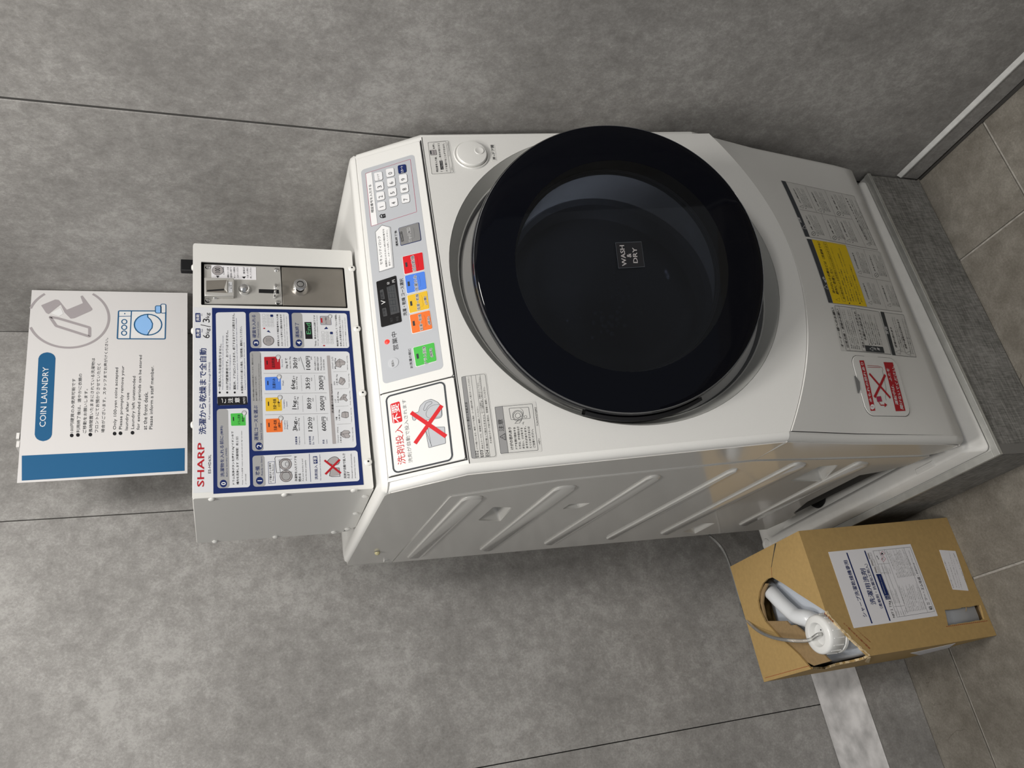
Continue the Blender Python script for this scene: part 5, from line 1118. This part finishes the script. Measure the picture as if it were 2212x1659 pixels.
# ------------------------------------------------------------------ cardboard box
BH = 0.40; bx0, bx1, by0, by1 = 0.0865, 0.3395, 1.3060, 1.5670
BT = Plane((0, 0, BH), (1, 0, 0), (0, 1, 0), (0, 0, 1))
BF = Plane((0, by0, 0), (1, 0, 0), (0, 0, 1), (0, -1, 0))
BL = Plane((bx0, 0, 0), (0, 1, 0), (0, 0, 1), (-1, 0, 0))
BRr = Plane((bx1, 0, 0), (0, 1, 0), (0, 0, 1), (1, 0, 0))
BK = Plane((0, by1, 0), (1, 0, 0), (0, 0, 1), (0, 1, 0))
card = thing('cardboard_box', 'open cardboard detergent box on the floor beside the plinth, with white label', 'box', (0.213, 1.436, 0.0))
rnd = random.Random(4)
def jag(pts, amp=0.0014, step=0.007):
    out = []
    for a, b in zip(pts, pts[1:]):
        a, b = V(a), V(b); k = max(1, int((b-a).length/step)); d = (b-a).normalized(); nn = V((-d.y, d.x))
        for i in range(k): out.append(tuple(a.lerp(b, i/k)+nn*rnd.uniform(-amp, amp)))
    out.append(tuple(pts[-1])); return out
# cut outline: on the top, then down the front, across the corner and up the left side
topcut = [BT.hit(ZT(*p)) for p in ((938, 900), (700, 735), (560, 640), (460, 583), (415, 597), (372, 640), (340, 720), (328, 800), (338, 870), (372, 945), (392, 985), (520, 1125), (600, 1198), (700, 1290), (808, 1395))]
fcut = [BF.hit(ZT(*p)) for p in ((938, 905), (1010, 975), (1120, 1090), (1240, 1205), (1345, 1300))]
zc = fcut[-1][1]
lcut = [BL.hit(ZT(*p)) for p in ((1345, 1312), (1300, 1335), (1200, 1360), (1050, 1390), (940, 1425), (860, 1432))]
xa = topcut[0][0]; ya = max(topcut[-1][1], by0+0.08); topcut[0] = (xa, by0); topcut[-1] = (bx0, ya)
fcut[0] = (xa, BH); fcut[-1] = (bx0, zc); lcut[0] = (by0, zc)
lcut[-1] = (ya, BH)
th = 0.004
# top panel with the torn opening reaching its front left corner
top_out = [(xa, by0)]+[(bx1, by0), (bx1, by1), (bx0, by1)]+[(bx0, ya)]+[tuple(p) for p in topcut[1:-1][::-1]]
mb = MB(); slab_holes(mb, BT, top_out, [], -th, 0, CARD); mb.build('top_flap', card, smooth=0)
# front panel: torn away towards the left corner, hand hole near the bottom
hh = [BF.hit(ZE(*p)) for p in ((612, 1042), (585, 905), (905, 858), (940, 985))]
hj = jag(hh+[hh[0]], 0.0008, 0.005)[:-1]
fr_out = [(bx1, 0.0005), (bx1, BH-th)]+[(xa, BH-th)]+jag(fcut, 0.0011, 0.006)[1:]+[(bx0, 0.0005)]
mb = MB(); slab_holes(mb, BF, fr_out, [hj], -th, 0, CARD); mb.build('front_wall', card, smooth=0)
lf_out = [(by0+th, 0.0005), (by0+th, zc)]+jag(lcut, 0.0011, 0.006)[1:-1]+[(ya, BH-th), (by1-th, BH-th), (by1-th, 0.0005)]
mb = MB(); slab_holes(mb, BL, lf_out, [], -th, 0, CARD); mb.build('left_wall', card, smooth=0)
mb = MB(); slab_holes(mb, BRr, [(by0+th, 0.0005), (by1-th, 0.0005), (by1-th, BH-th), (by0+th, BH-th)], [], -th, 0, CARD); mb.build('right_wall', card, smooth=0)
mb = MB(); slab_holes(mb, BK, [(bx0, 0.0005), (bx1, 0.0005), (bx1, BH-th), (bx0, BH-th)], [], -th, 0, CARD); mb.build('back_wall', card, smooth=0)
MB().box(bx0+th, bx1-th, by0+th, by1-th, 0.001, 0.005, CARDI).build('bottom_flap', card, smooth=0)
# torn corrugated edges
for nm_, F, pts in (('torn_edge', BF, fcut), ('torn_edge', BL, lcut)):
    jp = jag(pts, 0.0012, 0.004); mb = MB(); vs = []
    for k, (a, b) in enumerate(jp):
        o_ = 0.0012 if k % 2 else -0.0006
        vs += [F.P(a, b, 0.0003+o_*0.3), F.P(a+rnd.uniform(-0.001, 0.001), b-rnd.uniform(0.002, 0.0045), 0.0006), F.P(a, b+0.0005, -th)]
    fs = []
    for k in range(len(jp)-1): fs += [(3*k, 3*k+3, 3*k+4, 3*k+1), (3*k, 3*k+2, 3*k+5, 3*k+3)]
    mb.add(vs, fs, CARDE).build(nm_, card, smooth=0)
q = [V(a) for a in (BL.hit(ZT(1335, 1318)), BL.hit(ZT(1362, 1310)), BL.hit(ZT(1345, 1362)), BL.hit(ZT(1310, 1352)))]
MB().slab(BL, [tuple(a) for a in q], 0.0004, 0.0022, CARDE).build('torn_tab', card, smooth=0)
# inner flaps seen through the opening
def innerflap(z, pts, name='inner_flap'):
    P_ = Plane((0, 0, z), (1, 0, 0), (0, 1, 0), (0, 0, 1)); q = [P_.hit(ZT(*p)) for p in pts]
    q = [(min(max(a, bx0+th+0.001), bx1-th-0.001), min(max(b, by0+th+0.001), by1-th-0.001)) for a, b in q]
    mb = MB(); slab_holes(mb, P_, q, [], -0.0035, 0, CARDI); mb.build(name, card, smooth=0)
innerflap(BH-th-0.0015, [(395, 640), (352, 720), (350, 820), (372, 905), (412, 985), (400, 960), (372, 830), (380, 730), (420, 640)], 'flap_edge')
innerflap(BH-th-0.001, [(395, 985), (590, 985), (625, 1025), (670, 1020), (780, 1110), (860, 1180), (905, 1255), (960, 1320), (1000, 1362), (945, 1385), (850, 1420), (720, 1330), (590, 1200)])
# slit in the top
a, b, c = BT.hit(ZT(492, 272)), BT.hit(ZT(475, 360)), BT.hit(ZT(452, 492))
pr = Print(BT, 0.0003)
pr.mb.sheet(BT, [(a[0], a[1]+0.0025), (a[0], a[1]-0.0025), (b[0], b[1]-0.0012), (c[0], c[1]-0.0006), (c[0], c[1]+0.0006), (b[0], b[1]+0.0012)], 0.0004, ink('coal'))
d = BT.hit(ZT(458, 583)); pr._st([V(c), V(d)], 0.0006, 'rust', 1)
e0, e1 = BT.hit(ZT(400, 1525)), BT.hit(ZT(805, 1415)); pr._st([V(e0)+V((0.004, 0)), V(e1)+V((0.004, 0))], 0.0008, 'rust', 1)
pr.build(card, 'flap_slit')
# red printing and perforations
pr = Print(BF, 0.0004)
pr.t(ZB, '底面の部分を切り取って', (466, 1298), (169, 1006), 22, 'rust', True); pr.t(ZB, '御使用下さい。', (486, 1232), (316, 1079), 22, 'rust', True)
pr.build(card, 'red_print'); pr = Print(BF, 0.0004)
hx = [BF.hit(ZE(*p)) for p in ((606, 1050), (575, 900), (912, 850), (962, 1000))]
for k in range(22):
    t = k/21; p = V(hx[0]).lerp(V(hx[3]), t); pr._st([p, p+V((0.0, 0.0025))], 0.0012, 'rust', 1)
for k in range(5): p = V(BF.hit(ZT(940+k*18, 912+k*17))); pr._st([p, p+V((-0.003, 0.0))], 0.0018, 'rust', 1)
pr.build(card, 'perforation')
pa = BF.hit(ZE(755, 880)); MB().lathe(BF.P(pa[0], pa[1], -0.003), BF.n, BF.ex, [(0.0082, 0), (0.0082, 0.0015)], CARD, n=24, a0=180, a1=360).build('tab', card, smooth=0)
# labels
def bl(name, pts, base=0.0004): 
    q = [BF.hit(p, base) for p in pts]; mb = MB(); mb.slab(BF, rp(q, 0.001, 2), 0.0001, base, PAPER); return mb.build(name, card, smooth=0)
b1 = bl('detergent_label', [ZB(283, 1073), ZB(-5, 220), ZB(917, 130), ZB(1224, 935)])
pr = Print(BF, 0.0005)
for a, b in (((205, 235), (483, 1012)), ((405, 212), (685, 984))): pr.line(ZB, [a, b], 0.0032, 'navy', 2)
pr.t(ZB, 'シャープ洗濯乾燥機専用', (432, 945), (208, 312), 48, 'navy', True); pr.t(ZB, '洗濯用洗剤', (535, 808), (408, 405), 62, 'navy', True); pr.t(ZB, '（柔軟剤・抗菌加工剤入）', (612, 848), (432, 352), 36, 'navy', True)
pr.t(ZB, 'NET１７Kg', (750, 955), (692, 768), 30, 'black', True)
pr.poly(ZB, [(640, 755), (530, 468), (585, 465), (692, 748)], 'navy', 0, 2); pr.frame(ZB, [(640, 745), (628, 712), (670, 705), (682, 740)], 0.0006, 'sheet', 0, 3)
pr.t(ZB, '使用前によくお読みください', (612, 690), (545, 490), 9, 'sheet'); pr.t(ZB, '家庭用品品質表示法による表示', (640, 690), (572, 486), 9, 'sheet'); pr.t(ZB, '日', (672, 728), (666, 716), 22, 'sheet')
pr.frame(ZB, [(768, 950), (495, 208), (912, 165), (1186, 885)], 0.0005, 'coal', 0, 2)
for k, (x, y) in enumerate(((530, 455), (490, 375), (455, 300))):
    pr.frame(ZB, [(x, y), (x-22, y-68), (x+18, y-73), (x+42, y-4)], 0.0004, 'midgrey', 0, 2); pr.poly(ZB, [(x-2, y-2), (x-20, y-64), (x-4, y-66), (x+14, y-4)], 'ash', 0, 2); pr.t(ZB, '正しい使い方', (x+33, y-10), (x+16, y-66), 9, 'coal')
for a, b in (((552, 357), (678, 346)), ((575, 455), (650, 450)), ((560, 202), (850, 935)), ((622, 197), (885, 905)), ((735, 832), (845, 822)), ((840, 172), (1110, 895)), ((590, 355), (795, 945))): pr.line(ZB, [a, b], 0.0004, 'coal', 2)
for y0 in ((612, 300), (600, 238)):
    c = y0; q = [(c[0]-24, c[1]+4), (c[0]+2, c[1]-28), (c[0]+28, c[1]-4), (c[0]+2, c[1]+28)]; pr.frame(ZB, q, 0.0006, 'crimson', 0, 3)
pr.poly(ZB, [(590, 250), (588, 232), (604, 228), (610, 246)], 'black', 0, 3); pr.t(ZB, '!', (622, 304), (620, 296), 26, 'black', True)
pr.t(ZB, '危険', (567, 302), (541, 258), 12, 'coal', True)
tx = ['品名　洗濯用合成洗剤', '成分　界面活性剤、柔軟剤、抗菌加工剤', '使用上の注意　子供の手の届く所に置かない', '目に入ったときは、こすらずに十分水で洗い流す', '飲み込んだときは、水を飲ませるなどの処置をする', '直射日光を避け、高温の場所に置かない', '用途以外に使わない']
def band(x0, y0, x1, y1, n, ddx, ddy, h):
    for k in range(n):
        f = [1, .92, .97, .7, 1, .85][k % 6]; pr.t(ZB, tx[(k*3) % len(tx)], (x0+ddx*k, y0+ddy*k), (x0+ddx*k+(x1-x0)*f, y0+ddy*k+(y1-y0)*f), h, 'midgrey')
band(782, 510, 650, 205, 12, 17.5, -2.5, 9); band(882, 895, 790, 600, 12, 19, -3, 9); band(632, 470, 600, 380, 4, 22, -3, 8); band(720, 800, 665, 640, 5, 20, -3, 8); band(772, 930, 758, 880, 5, 24, -3, 9)
pr.t(ZB, 'ツー・エム化成', (1110, 760), (1022, 500), 32, 'black', True); pr.t(ZB, '株式', (1118, 812), (1108, 782), 14, 'coal'); pr.t(ZB, '会社', (1136, 810), (1126, 780), 14, 'coal'); pr.poly(ZB, [(1132, 868), (1120, 832), (1152, 826), (1162, 862)], 'black', 0, 2); pr.line(ZB, [(1136, 862), (1130, 838), (1150, 850), (1144, 830)], 0.0012, 'sheet', 4)
pr.t(ZB, '〒 東京都江戸川区', (1012, 490), (955, 340), 12, 'coal'); pr.t(ZB, 'http://www', (990, 460), (900, 200), 10, 'coal')
pr.build(b1, 'label_lettering')
b2 = bl('shipping_label', [ZB(1390, 640), ZB(1238, 196), ZB(1420, 208), ZB(1568, 654)])
pr = Print(BF, 0.0005)
for s, a, b, h in (('お取り扱い上の注意とお願い', (1405, 625), (1298, 310), 13), ('本品は精密な製品です', (1440, 622), (1345, 330), 9), ('ていねいに取り扱ってください', (1468, 628), (1350, 215), 10), ('この面を上にして保管してください', (1498, 635), (1398, 300), 9), ('水ぬれ注意', (1540, 560), (1400, 230), 9)): pr.t(ZB, s, a, b, h, 'ash')
pr.build(b2, 'label_lettering')
q = [BL.hit(p) for p in (ZB(465, 1525), ZB(915, 1350), ZB(1418, 1240), ZB(1300, 1320), ZB(740, 1482))]
q = [(min(max(a, by0+0.001), by1-0.002), b) for a, b in q]
MB().slab(BL, q, 0.0002, 0.0007, PAPER).build('side_label', card, smooth=0)

# ------------------------------------------------------------------ detergent jug standing in the box
jx0, jx1, jy0, jy1 = bx0+0.008, bx1-0.008, by0+0.008, by1-0.008
jug = thing('detergent_jug', 'translucent white detergent jug with moulded handle inside the cardboard box', 'jug', ((jx0+jx1)/2, (jy0+jy1)/2, 0.006))
mb = MB(); rr = lambda i, z, r: rrect(jx0+i, jx1-i, jy0+i, jy1-i, r, z, 6)
loft(mb, [rr(0.010, 0.0065, 0.03), rr(0.0, 0.018, 0.035), rr(0.0, 0.30, 0.035), rr(0.004, 0.322, 0.04), rr(0.016, 0.340, 0.045), rr(0.040, 0.350, 0.05)], JUG, cap0=True, cap1=True)
mb.build('body', jug, smooth=60)
# cap and neck
CAPZ = 0.406
cpx = hitz(ZT(868, 1112), CAPZ); cpx = V((cpx.x, cpx.y, 0))
P3 = lambda z: V((cpx.x, cpx.y, z))
MB().lathe(P3(0.325), ez, (1, 0, 0), [(0.0362, 0), (0.0355, 0.010), (0.0345, 0.020), (0.0345, 0.036)], JUG, n=48).build('neck', jug, smooth=60)
cap = MB().lathe(P3(CAPZ), ez, (1, 0, 0), [(0.021, -0.014), (0.0215, -0.002), (0.0235, 0.0), (0.033, -0.0005), (0.0365, -0.003), (0.0375, -0.008), (0.0378, -0.034), (0.0360, -0.036), (0.020, -0.036)], JUGW, n=64, closed=True).build('cap', jug, smooth=45)
MB().lathe(P3(CAPZ-0.014), ez, (1, 0, 0), [(0.0214, -0.001), (0.0214, 0.0004), (0.0001, 0.0004)], mat('cap_inner', (0.66, 0.66, 0.65), 0.4), n=40).build('cap_disc', jug)
MB().lathe(P3(CAPZ-0.0135), ez, (1, 0, 0), [(0.0016, 0), (0.0016, 0.0003), (0.0001, 0.0003)], BLACKM, n=10).build('vent_hole', jug).location.x += 0.008
MB().lathe(P3(CAPZ), ez, (1, 0, 0), [(0.0370, -0.0375), (0.0388, -0.0380), (0.0388, -0.0440), (0.0370, -0.0450), (0.030, -0.0450), (0.030, -0.0375)], JUGW, n=48, closed=True).build('collar', jug, smooth=40)
for k in range(16):
    a = 2*math.pi*k/16; c = P3(0); d = V((math.cos(a), math.sin(a), 0)); s_ = V((-d.y, d.x, 0))
    MB().prism([c+d*0.0372-s_*0.0012+V((0, 0, CAPZ-0.033)), c+d*0.0392-s_*0.0008+V((0, 0, CAPZ-0.033)), c+d*0.0392+s_*0.0008+V((0, 0, CAPZ-0.033)), c+d*0.0372+s_*0.0012+V((0, 0, CAPZ-0.033))],
               [c+d*0.0368-s_*0.0012+V((0, 0, CAPZ-0.008)), c+d*0.0385-s_*0.0008+V((0, 0, CAPZ-0.010)), c+d*0.0385+s_*0.0008+V((0, 0, CAPZ-0.010)), c+d*0.0368+s_*0.0012+V((0, 0, CAPZ-0.008))], JUGW).build('grip_rib', cap)
# moulded handle
hp = [(hitz(ZT(445, 655), 0.340), 0.017), (hitz(ZT(438, 700), 0.366), 0.0165), (hitz(ZT(478, 748), 0.376), 0.0158), (hitz(ZT(560, 835), 0.380), 0.0155), (hitz(ZT(660, 925), 0.380), 0.0155), (hitz(ZT(715, 950), 0.379), 0.0165), (hitz(ZT(790, 965), 0.374), 0.018), (hitz(ZT(850, 1000), 0.362), 0.020)]
def smoothpath(ps, n=5):
    out = []
    P = [p for p, r in ps]; Q = [r for p, r in ps]
    for i in range(len(P)-1):
        p0, p1, p2, p3 = P[max(i-1, 0)], P[i], P[i+1], P[min(i+2, len(P)-1)]
        for k in range(n):
            t = k/n; out.append((0.5*((2*p1)+(p2-p0)*t+(2*p0-5*p1+4*p2-p3)*t*t+(3*p1-p0-3*p2+p3)*t**3), Q[i]+(Q[i+1]-Q[i])*t))
    out.append((P[-1], Q[-1])); return out
sp_ = smoothpath(hp); MB().tube([p for p, r in sp_], [r for p, r in sp_], JUGW if False else mat('handle_plastic', (0.74, 0.76, 0.78), 0.32, coat=0.2), n=20).build('handle', jug, smooth=60)

# ------------------------------------------------------------------ clear hose from the cap, behind the box, to the washer
tp = [(P3(CAPZ-0.012), 1), (P3(CAPZ-0.002), 1)]
for p, y in (((780, 1164), None), ((600, 1160), 1.40), ((450, 1130), 1.46), ((320, 1065), 1.52), ((215, 960), 1.575), ((175, 860), 1.60), ((160, 780), 1.615)):
    tp.append((hitz(ZT(*p), CAPZ+0.004) if y is None else hity(ZT(*p), y), 1))
for p, y in (((215, 395), 1.66), ((170, 300), 1.68), ((110, 235), 1.68), ((60, 203), 1.66)): tp.append((hity(Z7(*p), y), 1))
tp.append((hity(Z0(1505, 1140), 1.60), 1))
tt_ = smoothpath([(p, 0.0042) for p, _ in tp], 6)
hose = MB().tube([p for p, r in tt_], 0.0036, TUBE, n=12).build('clear_hose', smooth=60)
tag(hose, 'thin clear plastic hose running from the jug cap behind the box to the washer', 'hose')
